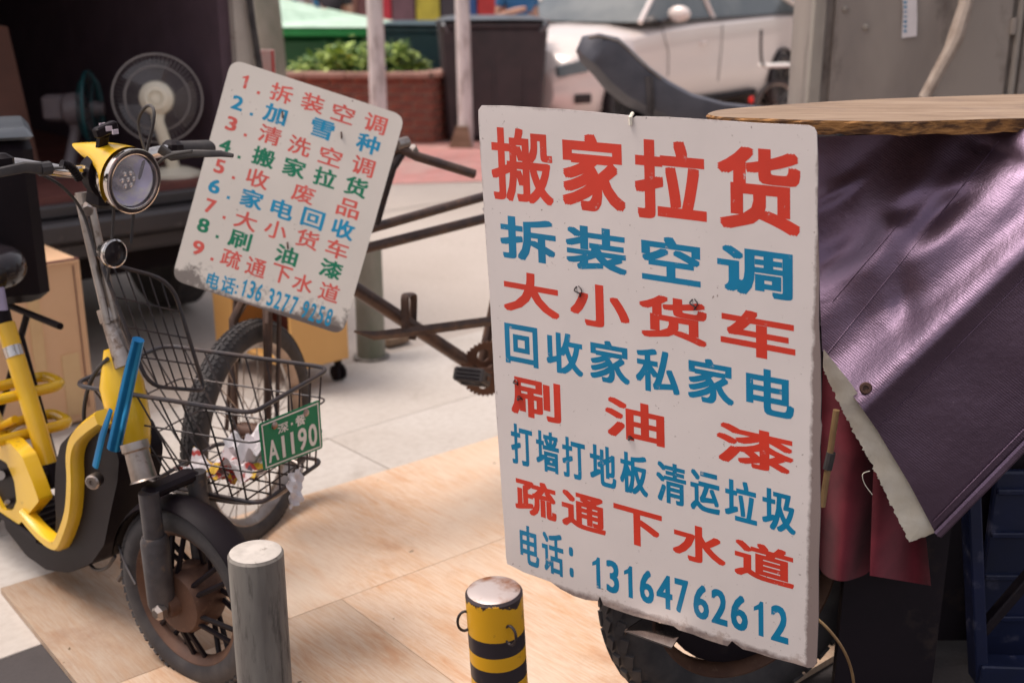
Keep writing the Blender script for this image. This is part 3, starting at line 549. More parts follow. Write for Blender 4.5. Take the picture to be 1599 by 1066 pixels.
def visor(u, v):
    a = math.radians(-38)+math.radians(256)*u; w = lu*math.sin(a)+ls*math.cos(a)*-1; tp_ = max(0, math.sin(a))
    L_ = .028+.135*tp_**1.3; rad = (R_+.003)*(1-.62*v**1.5)
    return lc-ld*(.012+L_*v)+w*rad+lu*(.018*v*v*tp_+.004*math.sin(v*3.14)*tp_)
mb.grid(visor, 28, 10); mb.grid(lambda u, v: visor(1-u, v)-lu*.0015-ld*.001, 28, 10); S3(mb, 'lamp_visor', M['yellow'], smooth=70)
mb = MB(); mb.lathe(lc-ld*.065, -ld, [(.05, 0), (.045, .03), (.026, .06), (0, .065)], 24, u=lu); mb.box(lc-ld*.09-lu*.03, (.05, .06, .08), (ls, ld, lu), taper=.8, bev=.01); S3(mb, 'lamp_bracket', M['black'])
# round chrome horn lower on the column
q = T(169, 394, 0)+Sf*.015; mb = MB(); mb.lathe(q, Sf, [(0, -.03), (.02, -.026), (.027, -.006), (.0295, 0), (.0295, .006), (.026, .008), (.0255, .0), (.018, -.006)], 28, caps=False); hn = S3(mb, 'horn', M['chrome'])
mb = MB(); mb.lathe(q, Sf, [(.0252, .001), (.012, .004), (0, .005)], 24); mb.build('horn_face', M['gloss'], hn)
# ------------------------------------------------------------------ the basket
H = .62; aB = math.radians(68); Bf = V((math.sin(aB), -math.cos(aB), 0)); Br = V((-math.cos(aB), -math.sin(aB), 0))
b0 = G(394, 645, H); LB, WB = .46, .31; b1 = b0-Bf*LB; b2 = b1-Br*WB; b3 = b0-Br*WB     # near-front, near-rear, far-rear, far-front corners
Hb = .405
bt0 = b0-Bf*.015+Br*-.03; bt0.z = Hb; bt1 = b0-Bf*(LB-.16)-Br*.03; bt1.z = Hb; bt2 = bt1-Br*(WB-.06); bt3 = bt0-Br*(WB-.06)
bk = thing('wire_basket_tmp', sco.location); bpy.data.objects.remove(bk)
mb = MB(); rimp = round_poly([b0, b1, b2, b3], [.03, .045, .045, .045], 6); mb.tube(rimp, .0052, 8, closed=True); bsk = S3(mb, 'basket', M['wire'])
botp = round_poly([bt0, bt1, bt2, bt3], .03, 5)
mb = MB(); mb.tube(botp, .0048, 8, closed=True)
for t in (.33, .66):
    q = [b0.lerp(bt0, t), b1.lerp(bt1, t), b2.lerp(bt2, t), b3.lerp(bt3, t)]; mb.tube(round_poly(q, .03, 4), .0022, 6, closed=True)
mb.build('basket_hoops', M['wire'], bsk)
mb = MB()
def side(a, b, c, d, n):
    for i in range(1, n): mb.tube([a.lerp(b, i/n), c.lerp(d, i/n)], .0021, 5)
side(b0, b1, bt0, bt1, 8); side(b1, b2, bt1, bt2, 7); side(b2, b3, bt2, bt3, 8); side(b3, b0, bt3, bt0, 7)
for i in range(1, 7): mb.tube([bt0.lerp(bt1, i/7), bt3.lerp(bt2, i/7)], .0021, 5)
for i in range(1, 5): mb.tube([bt0.lerp(bt3, i/5), bt1.lerp(bt2, i/5)], .0021, 5)
mb.build('basket_wires', M['wire'], bsk)
mb = MB(); mb.tube(smooth_path([bt1+UP*.01, bt1.lerp(bt0, .3)-UP*.015-Br*.01, bt0.lerp(bt3, .3)-UP*.035-Bf*.05, bt3-UP*.03-Bf*.06, bt2.lerp(bt3, .4)+UP*.0]), .0055, 8); mb.build('basket_support', M['steel'], bsk)
# hinged lid grille standing open at the rear of the basket
bx = b1+Bf*.07; Lq = [T(157, 408, .02), T(262, 436, -.07), T(318, 606, -.09), T(228, 604, .02)]
Lq = [D(157, 408, 2.33), D(268, 438, 2.41), D(320, 610, 2.40), D(232, 603, 2.30)]
mb = MB(); mb.tube(round_poly(Lq, [.02, .05, .02, .04], 5), .0046, 8, closed=True); lid = S3(mb, 'basket_lid', M['wire'])
mb = MB()
for i in range(1, 6): mb.tube([Lq[0].lerp(Lq[1], i/6), Lq[3].lerp(Lq[2], i/6)], .0019, 5)
for t in (.28, .52, .76): mb.tube([Lq[0].lerp(Lq[3], t), Lq[1].lerp(Lq[2], t)], .0019, 5)
mb.build('lid_wires', M['wire'], lid)
# licence plate on the front of the basket
pc = [PL(x, y, b0+Bf*.012, (Bf-UP*.08).normalized()) for x, y in ((404, 662), (499, 624), (504, 699), (412, 735))]
pn = (Bf-UP*.08).normalized(); mb = MB(); mb.prism([p for p in round_poly(pc, .008, 3)], -pn*.0015); pl_ = mb.build('licence_plate', M['plate'], sco)
def onplate(u, v): return pc[3].lerp(pc[2], u).lerp(pc[0].lerp(pc[1], u), v)
mb = MB(); bw = .022
for (u0, u1, v0, v1) in ((.03, .97, .965-.03, .965), (.03, .97, .035, .065), (.03, .05, .065, .935), (.95, .97, .065, .935)): mb.add([onplate(u, v)+pn*.0006 for u, v in ((u0, v0), (u1, v0), (u1, v1), (u0, v1))], [(0, 1, 2, 3)])
for ch, u0, u1 in (('A', .09, .25), ('1', .31, .36), ('1', .46, .51), ('9', .58, .73), ('0', .76, .91)):
    stamp(mb, ch, (lambda u, v, u0=u0, u1=u1: onplate(u0+(u1-u0)*u, .12+.46*v)), pn, .022, .015, .0007)
stamp(mb, '深', lambda u, v: onplate(.27+.17*u, .64+.2*v), pn, .022, .015, .0007); stamp(mb, '餐', lambda u, v: onplate(.56+.17*u, .64+.22*v), pn, .02, .012, .0007)
mb.add([onplate(u, v)+pn*.0008 for u, v in ((.485, .72), (.515, .72), (.515, .77), (.485, .77))], [(0, 1, 2, 3)])
mb.build('plate_lettering', M['white_ink'], pl_, smooth=0)
for u in (.22, .74):
    mb = MB(); mb.lathe(onplate(u, .86), pn, [(.0085, 0), (.008, .004), (.004, .007), (0, .0075)], 14); mb.build('plate_bolt', M['worn_top'], pl_)
# litter in the basket
def crumple(name, c, sx, sy, sz, m, lab, seed, ax=(Bf, Br, UP), amp=.02):
    r = random.Random(seed); ph = [r.uniform(0, 6) for _ in range(6)]
    def fn(u, v):
        x, y = (u-.5)*sx, (v-.5)*sy; z = amp*(math.sin(u*7+ph[0])*math.cos(v*6+ph[1])+.6*math.sin(u*15+ph[2]+v*11)+.4*math.cos(v*19+ph[3]-u*9))
        return V(c)+ax[0]*x+ax[1]*y+ax[2]*(z+sz*(abs(u-.5)+abs(v-.5)))
    mb = MB(); mb.grid(fn, 14, 14); mb.grid(lambda u, v: fn(u, 1-v)-ax[2]*.0012, 14, 14); mb.build(name, m, smooth=18, label=lab, cat='paper')
bc_ = bt0.lerp(bt2, .5)+UP*.03
crumple('crumpled_paper', bt0.lerp(bt3, .45)-Bf*.09+UP*.03, .13, .19, .03, M['paper'], 'colour printed crumpled leaflet filling the front of the wire basket', 3)
crumple('crumpled_paper', bt0.lerp(bt3, .5)-Bf*.085+UP*.06, .09, .13, .03, M['paperplain'], 'plain white crumpled paper on top of the leaflet in the basket', 5)
crumple('crumpled_paper', bt1.lerp(bt0, .45)-Br*.05+UP*.022, .14, .08, .02, M['paper'], 'small crumpled leaflet lying in the rear half of the basket', 8, amp=.012)
crumple('paper_scrap', PL(462, 762, b0+Bf*.004, Bf), .05, .08, 0, M['paperplain'], 'white paper strip hanging out through the front basket wires', 9, ax=(Br, UP, Bf), amp=.006)
# delivery box on the rear rack of the scooter
bxr, bzt = D(62, 470, 2.78), D(50, 214, 2.78); Xd = V((1, 0, 0)); ba = (Fr*-1); topz = P(48, 216, 2.85).z
bc = S(62, 478); c2 = V((bc.x, bc.y, 0)); dd = thing('delivery_box', (c2-Ff*.2).to_tuple()[:2]+(bz+.01,), 'black box with a rimmed lid carried behind the scooter saddle', 'box')
w2 = .42; cen = P(-66, 345, 2.86); axb = (V((math.cos(.42), math.sin(.42), 0)), V((-math.sin(.42), math.cos(.42), 0)), UP)
mb = MB(); mb.box(cen+axb[1]*.16-UP*.02, (.385, .32, .42), axb, bev=.025); mb.build('box_body', M['black'], dd, smooth=35)
mb = MB(); mb.box(cen+axb[1]*.16+UP*.205, (.395, .33, .03), axb, taper=.95, bev=.008); mb.build('box_lid', M['binlid'], dd, smooth=35)
# ------------------------------------------------------------------ pedal tricycle with the small sign
aT = math.radians(-17.6); Tf = V((math.sin(aT), -math.cos(aT), 0)); Tr = V((-math.cos(aT), -math.sin(aT), 0))
TC = G(404, 838); tri = thing('pedal_tricycle', TC, 'rusty brown pedal tricycle with turned front wheel and bare chainring', 'tricycle')
twc = TC+UP*.305; tw = wheel(tri, twc, Tr, Tf, .305, .035, M['steel'], M['steel'], 28, .028, .08, .0014, 110, (-.7, -.35, 0, .35, .7), False, M['rust'], 'front_wheel')
QP = P(745, 575, 3.45); QP = V((QP.x, QP.y, 0)); QN = V((E1.y, -E1.x, 0))
def Q(x, y, o=0.0): return PL(x, y, QP+QN*o, QN)            # the tricycle's centre plane; o towards the camera
ft = Q(592, 300); fork_top = twc+UP*.36-Tf*.08
mb = MB()
for o in (-.05, .05): mb.tube([twc+Tr*o, twc+Tr*o+UP*.3-Tf*.035, fork_top+Tr*o*.6], [.009, .013, .015], 10)
def TT(mb, name, m=M['frame'], **kw): return mb.build(name, m, tri, **kw)
for o in (-.05, .05):
    mb = MB(); mb.tube([twc+Tr*o, twc+Tr*o+UP*.3-Tf*.035, fork_top+Tr*o*.6], [.009, .013, .015], 10); TT(mb, 'fork_leg')
    mb = MB(); mb.tube([twc+Tr*o*1.5, twc+Tr*o*1.3+UP*.36-Tf*.08], .006, 8); TT(mb, 'fork_stay')
mb = MB(); mb.box(fork_top, (.14, .05, .035), (Tr, Tf, UP), bev=.006); TT(mb, 'fork_crown')
hd0, hd1 = fork_top, fork_top+UP*.36-Tf*.10+E1*.03
mb = MB(); mb.tube([hd0, hd1], .019, 14); TT(mb, 'head_tube')
mb = MB(); mb.tube([Q(628, 236, .02), Q(612, 262, .02), Q(598, 310), Q(585, 356)], [.014, .013, .012, .012], 10); TT(mb, 'head_stay', M['wire'])
mb = MB(); mb.tube([hd1, hd1.lerp(Q(628, 232, .03), .5)+UP*.02, Q(628, 234, .03), Q(650, 244, .04), Q(741, 272, .1)], [.012, .012, .012, .013, .013], 12); TT(mb, 'handlebar')
mb = MB(); mb.tube([Q(620, 226, .03), Q(636, 222, .03)], .016, 12); mb.tube([Q(640, 232, .03), Q(645, 240, .03)], .018, 10); TT(mb, 'bar_clamp', M['steel'])
for (a, b, c_, d, r) in ((560, 362, 1000, 238, .0135), (555, 392, 1000, 280, .0145)):
    mb = MB(); mb.tube([Q(a, b), Q(c_, d)], r, 14); TT(mb, 'top_tube')
mb = MB(); mb.tube([hd0.lerp(Q(548, 446), .2), Q(548, 446), Q(752, 580)], .02, 16); TT(mb, 'down_tube')
mb = MB(); p = [Q(553, 517, .05), Q(585, 524, .05), Q(655, 516, .05), Q(1000, 470, .05)]; mb.tube(p, [.003, .0125, .0145, .0145], 4, flat=.35); TT(mb, 'flat_stay', smooth=0)
mb = MB(); mb.tube(round_poly([Q(633, 512, .06), Q(632, 460, .06), Q(646, 458, .0), Q(644, 530, .0)], [0, .02, .02, 0], 5), .0115, 6, flat=.35); TT(mb, 'strap_hook')
# crank, chainring, pedal
bb = Q(752, 572); n_ = 38; Rr = .082; mb = MB(); ring = []
qa, qb = V((.95, .31, 0)).normalized(), UP
outer = []; 
for k in range(n_*4):
    a = 2*math.pi*k/(n_*4); rr = Rr+(.004 if k % 4 in (1, 2) else -.001); outer.append((rr*math.cos(a), rr*math.sin(a)))
bm = bmesh.new(); ccen = Q(747, 570)+QN*.045
def ringv(pts): return [bm.verts.new(ccen+qa*x+qb*y) for x, y in pts]
loops = [outer]
for k in range(5):
    a = 2*math.pi*k/5+1.9; cx, cy = .045*math.cos(a), .045*math.sin(a); loops.append([(cx+.0185*math.cos(t)*1.0, cy+.0185*math.sin(t)) for t in [2*math.pi*i/18 for i in range(18)]])
eds = []
for lp in loops:
    vv = ringv(lp); eds += [bm.edges.new((vv[i], vv[(i+1) % len(vv)])) for i in range(len(vv))]
bmesh.ops.triangle_fill(bm, use_beauty=True, use_dissolve=False, edges=eds)
r_ = bmesh.ops.extrude_face_region(bm, geom=list(bm.faces)); bmesh.ops.translate(bm, verts=[g for g in r_['geom'] if isinstance(g, bmesh.types.BMVert)], vec=-QN*.004)
bm.verts.index_update(); mb = MB(); mb.v = [v.co.copy() for v in bm.verts]; mb.f = [tuple(v.index for v in f.verts) for f in bm.faces]; bm.free(); TT(mb, 'chainring', M['rust'], smooth=0)
mb = MB(); mb.tube([bb+QN*.06, bb-QN*.06], .022, 16); TT(mb, 'bottom_bracket', M['rust'])
pe = P(722, 582, 3.26); cr0 = bb+QN*.055; cr1 = pe.copy(); cr1 = Q(722, 580, .075)
mb = MB(); mb.tube([cr0, cr1], [.012, .010], 8, flat=.6); mb.tube([cr0+QN*.005, cr0-QN*.01], .017, 12); TT(mb, 'crank_arm', M['rust'])
pd = cr1+QN*.055-E1*.01; px_ = (E1*.5+QN*.86).normalized(); py_ = UP.cross(px_)
mb = MB(); mb.tube([cr1-px_*.005, pd+px_*.05], .007, 8); mb.tube([cr1, cr1+px_*.02], .016, 10); pdl = TT(mb, 'pedal_axle', M['rust'])
mb = MB(); tl = (UP*.85+py_*.5).normalized(); tm = px_.cross(tl)
for s_ in (-1, 1):
    mb.box(pd+tm*s_*.03, (.085, .014, .04), (px_, tm, tl), bev=.003)
    mb.box(pd+px_*s_*.04, (.01, .07, .034), (px_, tm, tl), bev=.002)
mb.build('pedal', M['rubber'], tri)
mb = MB()
for s_ in (-1, 1):
    for k in (-1, 0, 1): mb.box(pd+tm*s_*.0375+tl*k*.011, (.07, .003, .004), (px_, tm, tl))
mb.build('pedal_ridges', M['black'], tri, smooth=0, kind='stuff')
# rear half of the tricycle, behind the big sign
rear = QP+E1*.95
for o in (-.38, .38):
    w = wheel(tri, rear+QN*o+UP*.305+E1*.25, QN, E1, .305, .028, M['steel'], M['steel'], 28, .028, .08, .0014, 40, (-.5, .5), False, M['rust'], 'rear_wheel')
mb = MB(); mb.tube([rear+E1*.25+QN*.42+UP*.305, rear+E1*.25-QN*.42+UP*.305], .014, 10); TT(mb, 'rear_axle')
for o in (-.33, .33): mb = MB(); mb.tube([bb+UP*.02, rear+QN*o+UP*.36, rear+QN*o+E1*.5+UP*.36], .014, 10); TT(mb, 'chassis_rail')
mb = MB(); mb.tube([bb, bb+E1*.12+UP*.42], .016, 12); TT(mb, 'seat_tube')
mb = MB(); c = bb+E1*.14+UP*.44; mb.lathe(c, UP, [(0, -.02), (.06, -.02), (.09, 0), (.1, .02), (.085, .035), (0, .04)], 20); TT(mb, 'saddle', M['seat'])
# ------------------------------------------------------------------ small sign
def quad_plane(cs):
    n = (cs[1]-cs[0]).cross(cs[3]-cs[0]).normalized(); return n if n.dot(CC-cs[0]) > 0 else -n
zc = (2.84, 2.95, 2.86, 2.75); cp = ((361.5, 92), (632.5, 181), (535, 523), (267.7, 436))
sc_ = [P(x, y, z) for (x, y), z in zip(cp, zc)]; s0 = sc_[0]; sn = quad_plane(sc_)
sc_ = [PL(x, y, s0, sn) for x, y in cp]; sU = sc_[1]-sc_[0]; sV = sc_[3]-sc_[0]
def uv_of(s0, U_, V_):
    a, b, c = U_.dot(U_), U_.dot(V_), V_.dot(V_); det = a*c-b*b
    def f(co):
        w = V(co)-s0; p, q = w.dot(U_), w.dot(V_); return ((c*p-b*q)/det, 1-(a*q-b*p)/det)
    return f
def plate_mesh(pts, nrm, th, name, m, parent, uv, grid=None):
    mb = MB(); mb.prism(pts, -nrm*th); return mb.build(name, m, parent, smooth=20, uv=uv)
sgn = thing('hanging_sign', (sc_[2]+sc_[3])/2, 'small tilted grey white sign numbered 1 to 9 hung on the tricycle handlebar', 'sign')
plate_mesh(round_poly(sc_, [.032, .032, .03, .03], 6), sn, .003, 'sign_board', M['sign2'], sgn, uv_of(sc_[0], sU, sV))
hrz, vrt = (.95, .312), (-.265, .964)
def row2(chars, m, name='sign_lettering'):
    for (ch, cx, cy, w, h, b) in chars:
        mb = MB()
        def pl(u, v, cx=cx, cy=cy, w=w, h=h):
            a, bb_ = (u-.5)*w, (.5-v)*h; return PL(cx+hrz[0]*a+vrt[0]*bb_, cy+hrz[1]*a+vrt[1]*bb_, s0, sn)
        stamp(mb, ch, pl, sn, b, b*.75); mb.build('character', m, sgn, smooth=0)
RR, BB_, GG = M['ink_red2'], M['ink_blue2'], M['ink_green']
nums = [('|1', 382, 127.5, 10, 21), ('2', 371, 161, 17, 21), ('3', 361.5, 193.5, 16, 21), ('4', 351.7, 228, 17, 20), ('5', 343, 260, 15, 21), ('6', 335, 291, 17, 21), ('7', 328.4, 322, 15, 21), ('8', 317.6, 352, 17, 21), ('9', 309.4, 387, 17, 21)]
texts = [[('拆', 439.7, 146), ('装', 488.6, 161), ('空', 535.8, 177.6), ('调', 586, 193.4)], [('加', 430, 178.6), ('雪', 503.3, 202), ('种', 575, 225)],
 [('清', 421.6, 211), ('洗', 467.9, 228), ('空', 516, 244.6), ('调', 567, 260)], [('搬', 411.7, 245.6), ('家', 459.8, 262.3), ('拉', 507.6, 277.5), ('货', 556, 292)],
 [('收', 402.3, 279), ('废', 474, 302.7), ('品', 544, 325.4)], [('家', 393.4, 311), ('电', 440.7, 327), ('回', 488.5, 341.7), ('收', 535.8, 357.9)],
 [('大', 384, 344.5), ('小', 430.8, 358.9), ('货', 480, 373.6), ('车', 526.4, 389.4)], [('刷', 374.7, 374.6), ('油', 447.6, 398.3), ('漆', 516.9, 420.5)],
 [('疏', 360.8, 404), ('通', 399.6, 417.5), ('下', 439.3, 428), ('水', 473, 442.7), ('道', 514, 456.3)]]
cols = [RR, BB_, RR, GG, RR, BB_, RR, GG, RR]
for i, (n, tx) in enumerate(zip(nums, texts)):
    r = [(n[0], n[1], n[2], n[3]+1.5, n[4]+1, .03)]; r.append(('．', n[1]+21.5, n[2]+17.6, 5, 4.5, 0)); W = 38 if cols[i] != BB_ or i != 1 else 38
    for (ch, x, y) in tx: r.append((ch, x, y, (32 if i == 8 else 36 if i != 1 else 37), (28 if i not in (1, 3, 5) else 29), .018 if cols[i] is RR else .028))
    r[1] = ('|.', n[1]+21.5, n[2]+17.6, 5, 4.5, 0); row2(r, cols[i])
last = [('电', 332.7, 438, 20, 25), ('话', 356.5, 445, 22, 26), (':', 369.5, 452, 3.5, 14)]
for ch, x, y in (('|1', 380.5, 449.2), ('3', 393, 452.5), ('6', 404.5, 457), ('3', 422.9, 464), ('2', 434.2, 468.5), ('7', 446.3, 473), ('7', 459, 477), ('9', 476.8, 483), ('2', 488.6, 487.5), ('5', 501, 491.5), ('8', 513.5, 495.5)): last.append((ch, x, y, 7 if ch == '|1' else 9.5, 28))
row2([(c, x, y, w, h, .022) for c, x, y, w, h in last], BB_)
for (x, y) in ((441, 180), (533, 212), (449, 384)):
    mb = MB(); p = PL(x, y, s0, sn); mb.tube([p+sn*.001-UP*.009, p+sn*.005, p+sn*.001+UP*.009], .0022, 6); mb.build('tie_wire', M['rust'], sgn)
# ------------------------------------------------------------------ big sign
c4 = ((747, 165), (1276, 198), (1276, 1044), (790, 886)); dd4 = (2.03, 1.70, 1.70, 2.03)
b4 = [D(x, y, d) for (x, y), d in zip(c4, dd4)]; g0 = b4[0]; gn = quad_plane(b4); b4 = [PL(x, y, g0, gn) for x, y in c4]
gU, gV = b4[1]-b4[0], b4[3]-b4[0]
big = thing('sign_board', (b4[2]+b4[3])/2, 'large white metal sign with red and blue painted characters and a phone number', 'sign')
out = [(752, 165), (790, 165.5), (830, 168), (880, 171), (935, 176), (984, 181), (988, 185), (992, 182), (1040, 183), (1110, 187.5), (1190, 193), (1240, 195), (1262, 196), (1271, 200), (1275, 208), (1277, 260), (1276, 340), (1279, 430), (1278, 500), (1281, 560), (1282, 620), (1281, 655), (1283, 664), (1280, 700), (1281, 800), (1278, 880), (1278, 960), (1275, 1034), (1271, 1041), (1262, 1042), (1240, 1035), (1204, 1026), (1180, 1018), (1160, 1013), (1149, 1005), (1143, 1000), (1136, 1008), (1125, 1005), (1100, 997), (1083, 990), (1060, 983), (1052, 977), (1036, 973), (1010, 966), (990, 961), (960, 951), (942, 944), (937, 930), (933, 938), (915, 936), (896, 930), (875, 919), (860, 908), (838, 900), (818, 893), (803, 885), (792, 880), (790, 868), (788, 830), (784, 780), (781, 730), (776, 660), (772, 600), (768, 520), (764, 450), (759, 380), (754, 300), (750, 240), (747, 190), (747, 172)]
plate_mesh([PL(x, y, g0, gn) for x, y in out], gn, .0028, 'sign_sheet', M['sign'], big, uv_of(b4[0], gU, gV))
def row(m, L_, R_x, top, bot, chars, bx=.03, by=.024, sh=None):
    """top/bot: y at x=L_ and x=R_x; chars: (character, left x, right x)"""
    for ch in chars:
        mb = MB(); c, xl, xr = ch[:3]; dt = ch[3] if len(ch) > 3 else 0; db = ch[4] if len(ch) > 4 else 0
        def pl(u, v, xl=xl, xr=xr, dt=dt, db=db):
            x = xl+(xr-xl)*u; k = (x-L_)/(R_x-L_); yt = top[0]+(top[1]-top[0])*k+dt; yb = bot[0]+(bot[1]-bot[0])*k+db
            y = yb+(yt-yb)*v; return PL(x+.045*(1275-x)/529*(y-(yt+yb)/2), y, g0, gn)
        stamp(mb, c, pl, gn, bx, by); mb.build('character', m, big, smooth=0)
IR, IB = M['ink_red'], M['ink_blue']
row(IR, 767, 1250, (197, 236), (311, 370), [('搬', 767, 863)], .022, .016); row(IR, 767, 1250, (197, 236), (311, 370), [('家', 877, 976), ('拉', 991, 1103), ('货', 1120, 1250)], .036, .026)
row(IB, 781, 1238, (335, 396), (401, 471), [('拆', 781, 868), ('装', 883.5, 978.5), ('空', 1001.7, 1093.7), ('调', 1120, 1238)], .03, .026)
row(IR, 785, 1242, (419, 497), (483, 569), [('大', 785.6, 873), ('小', 890, 982.7), ('货', 998, 1104), ('车', 1125, 1242)], .03, .028)
row(IB, 788, 1240, (503, 584), (565, 656), [('回', 788.6, 840), ('收', 853, 910), ('家', 921, 983), ('私', 992.6, 1060.8), ('家', 1073.8, 1145.8), ('电', 1165, 1240)], .028, .022)
row(IR, 798, 1240, (583, 683), (645, 745), [('刷', 797.7, 875.6), ('油', 944.8, 1037.5), ('漆', 1118.8, 1239.6)], .028, .026)
row(IB, 798, 1242, (659, 772), (722, 836), [('打', 798, 831.7), ('墙', 837, 873), ('打', 878, 914), ('地', 921, 962), ('板', 968, 1011.6), ('清', 1025, 1071.5), ('运', 1078, 1124), ('垃', 1131.7, 1182), ('圾', 1190, 1242.6)], .032, .018)
row(IR, 804, 1240, (741, 863), (797, 921), [('疏', 804, 868.5), ('通', 877, 945.7), ('下', 958.5, 1034), ('水', 1050, 1133), ('道', 1146.6, 1240)], .028, .026)
row(IB, 812, 880, (817, 836), (877, 902), [('电', 812, 841.5), ('话', 846.4, 880), (':', 888.8, 895.6, 14, -6)], .03, .018)
row(IB, 924, 1231, (866, 949), (916, 1006), [('|1', 924, 938.5), ('3', 946.7, 966.7), ('|1', 973.5, 989), ('6', 998.7, 1021), ('4', 1025, 1050), ('7', 1053.7, 1075), ('6', 1082.6, 1107), ('2', 1110.7, 1135.8), ('6', 1141, 1167.7), ('|1', 1175.8, 1193.5), ('2', 1203.6, 1231)], .03, .018)
for (x, y, w, h) in ((903, 455, 5, 16), (1083, 475, 3, 16), (985, 684, 8, 2), (806, 597, 5, 8), (812, 622, 8, 3)):
    mb = MB(); a = PL(x-w/2, y-h/2, g0, gn); c = PL(x+w/2, y+h/2, g0, gn); k = (c-a).cross(gn)*.25; mb.tube(smooth_path([a, a.lerp(c, .3)+gn*.004+k, a.lerp(c, .7)+gn*.005-k, c], 4), .0013, 6)
    mb.tube(smooth_path([a-k*.8, a.lerp(c, .5)+gn*.003-k*2, c+k*.3], 4), .001, 6); mb.build('wire_tie', M['wire'], big)
mb = MB(); p = PL(986, 183, g0, gn); mb.tube([p-UP*.012+gn*.002, p+gn*.004, p+UP*.006-gn*.004], .003, 6); mb.build('string_knot', M['foam'], big)
# ------------------------------------------------------------------ covered cargo tricycle at the right
cart = thing('cargo_tricycle', D(1500, 1000, 2.2)*1, 'dark motor cargo tricycle half hidden beneath the tarpaulin, fat front tyre', 'tricycle')
ORG[cart] = V(cart.location)
wcx = D(1152, 935, 2.09); wcx.z = .31; wf = V((-.92, -.39, 0)).normalized(); wa = V((.39, -.92, 0)).normalized()
fw_ = wheel(cart, wcx, wa, wf, .31, .054, M['rust'], M['black'], 0, .19, .07, .014, 46, (-.7, -.25, .25, .7), False, M['cart'], 'front_wheel')
mb = MB(); mb.tube(smooth_path([wcx+wa*.07+(wf*math.cos(a)+UP*math.sin(a))*.335 for a in [math.radians(k) for k in range(60, 150, 12)]], 2), .0045, 8); mb.build('brake_hose', M['black'], cart); mb = MB(); mb.tube(smooth_path([D(1262, 955, 1.86), D(1290, 978, 1.84), D(1316, 1012, 1.83), D(1331, 1052, 1.83), D(1336, 1110, 1.84)], 5), .0028, 8); mb.build('curved_cable', M['gold'], cart)
for o in (-.085, .085): mb = MB(); mb.tube([wcx+wa*o, wcx+wa*o+UP*.3-wf*.1], .02, 12); mb.build('fork_leg', M['cart'], cart)
mb = MB(); 
def fd(u, v):
    a = math.radians(60+70*u); w = (v-.5)*2; return wcx+(wf*math.cos(a)+UP*math.sin(a))*(.35-.02*w*w)+wa*w*.068
mb.grid(fd, 16, 6); mb.grid(lambda u, v: wcx+(fd(u, 1-v)-wcx)*.985, 16, 6); mb.build('front_fender', M['cart'], cart, smooth=60)
mb = MB(); q = [D(976, 984, 1.83), D(1006, 964, 1.92), D(1066, 984, 1.84), D(1049, 1010, 1.76)]; mb.prism(q, -UP*.003); mb.prism([q[0], q[1], q[1]-UP*.01, q[0]-UP*.01], V((0, .003, 0))); mb.build('metal_bracket', M['chrome'], cart, smooth=0)
mb = MB(); mb.tube([wcx+wa*.1+UP*.28, wcx+wa*.1+UP*.28+wa*.012], .009, 8); mb.build('bolt', M['worn_top'], cart)
# cargo box behind the tarpaulin
X0, X1, Y0, Y1 = .66, 1.75, 2.3, 2.66
mb = MB(); mb.box(((X0+X1)/2, (Y0+Y1)/2, .42), (X1-X0, Y1-Y0, .05), bev=.004); mb.build('cargo_floor', M['cart'], cart)
mb = MB(); mb.box(((X0+X1)/2, Y1, .8), (X1-X0, .03, .72)); mb.build('cargo_wall', M['cart'], cart, smooth=0)
mb = MB(); mb.box((X0+.015, (Y0+Y1)/2, .8), (.03, Y1-Y0-.04, .72)); mb.build('cargo_wall', M['cart'], cart, smooth=0)
mb = MB(); mb.box((X1-.015, (Y0+Y1)/2, .8), (.03, Y1-Y0-.04, .72)); mb.build('cargo_wall', M['cart'], cart, smooth=0)
mb = MB(); mb.box(((X0+X1)/2, (Y0+Y1)/2, 1.17), (X1-X0, Y1-Y0, .02)); mb.build('cargo_roof', M['cart'], cart, smooth=0)
for (x, y) in ((X0, Y0), (X1, Y0), (X0, Y1), (X1, Y1)):
    mb = MB(); mb.box((x, y, .78), (.035, .035, .76)); mb.build('corner_post', M['cart'], cart, smooth=0)
for (x) in (.75, 1.6): 
    w = wheel(cart, V((x, 2.5, .26)), V((1, 0, 0)), V((0, -1, 0)), .26, .045, M['rust'], M['black'], 10, .07, .1, .007, 34, (-.5, .5), False, M['cart'], 'rear_wheel')
mb = MB(); mb.tube([wcx+UP*.42+wf*.1, V((.9, 2.35, .4)), V((1.1, 2.5, .32))], .025, 10); mb.build('chassis_tube', M['cart'], cart)
mb = MB(); mb.tube([D(1306, 640, 1.93), D(1284, 790, 1.93)], .006, 10); rd = mb.build('brass_rod', M['gold'], cart)
mb = MB(); mb.tube([D(1298, 706, 1.93), D(1292, 732, 1.93)], .0085, 10); mb.build('rod_sleeve', M['rubber'], rd)
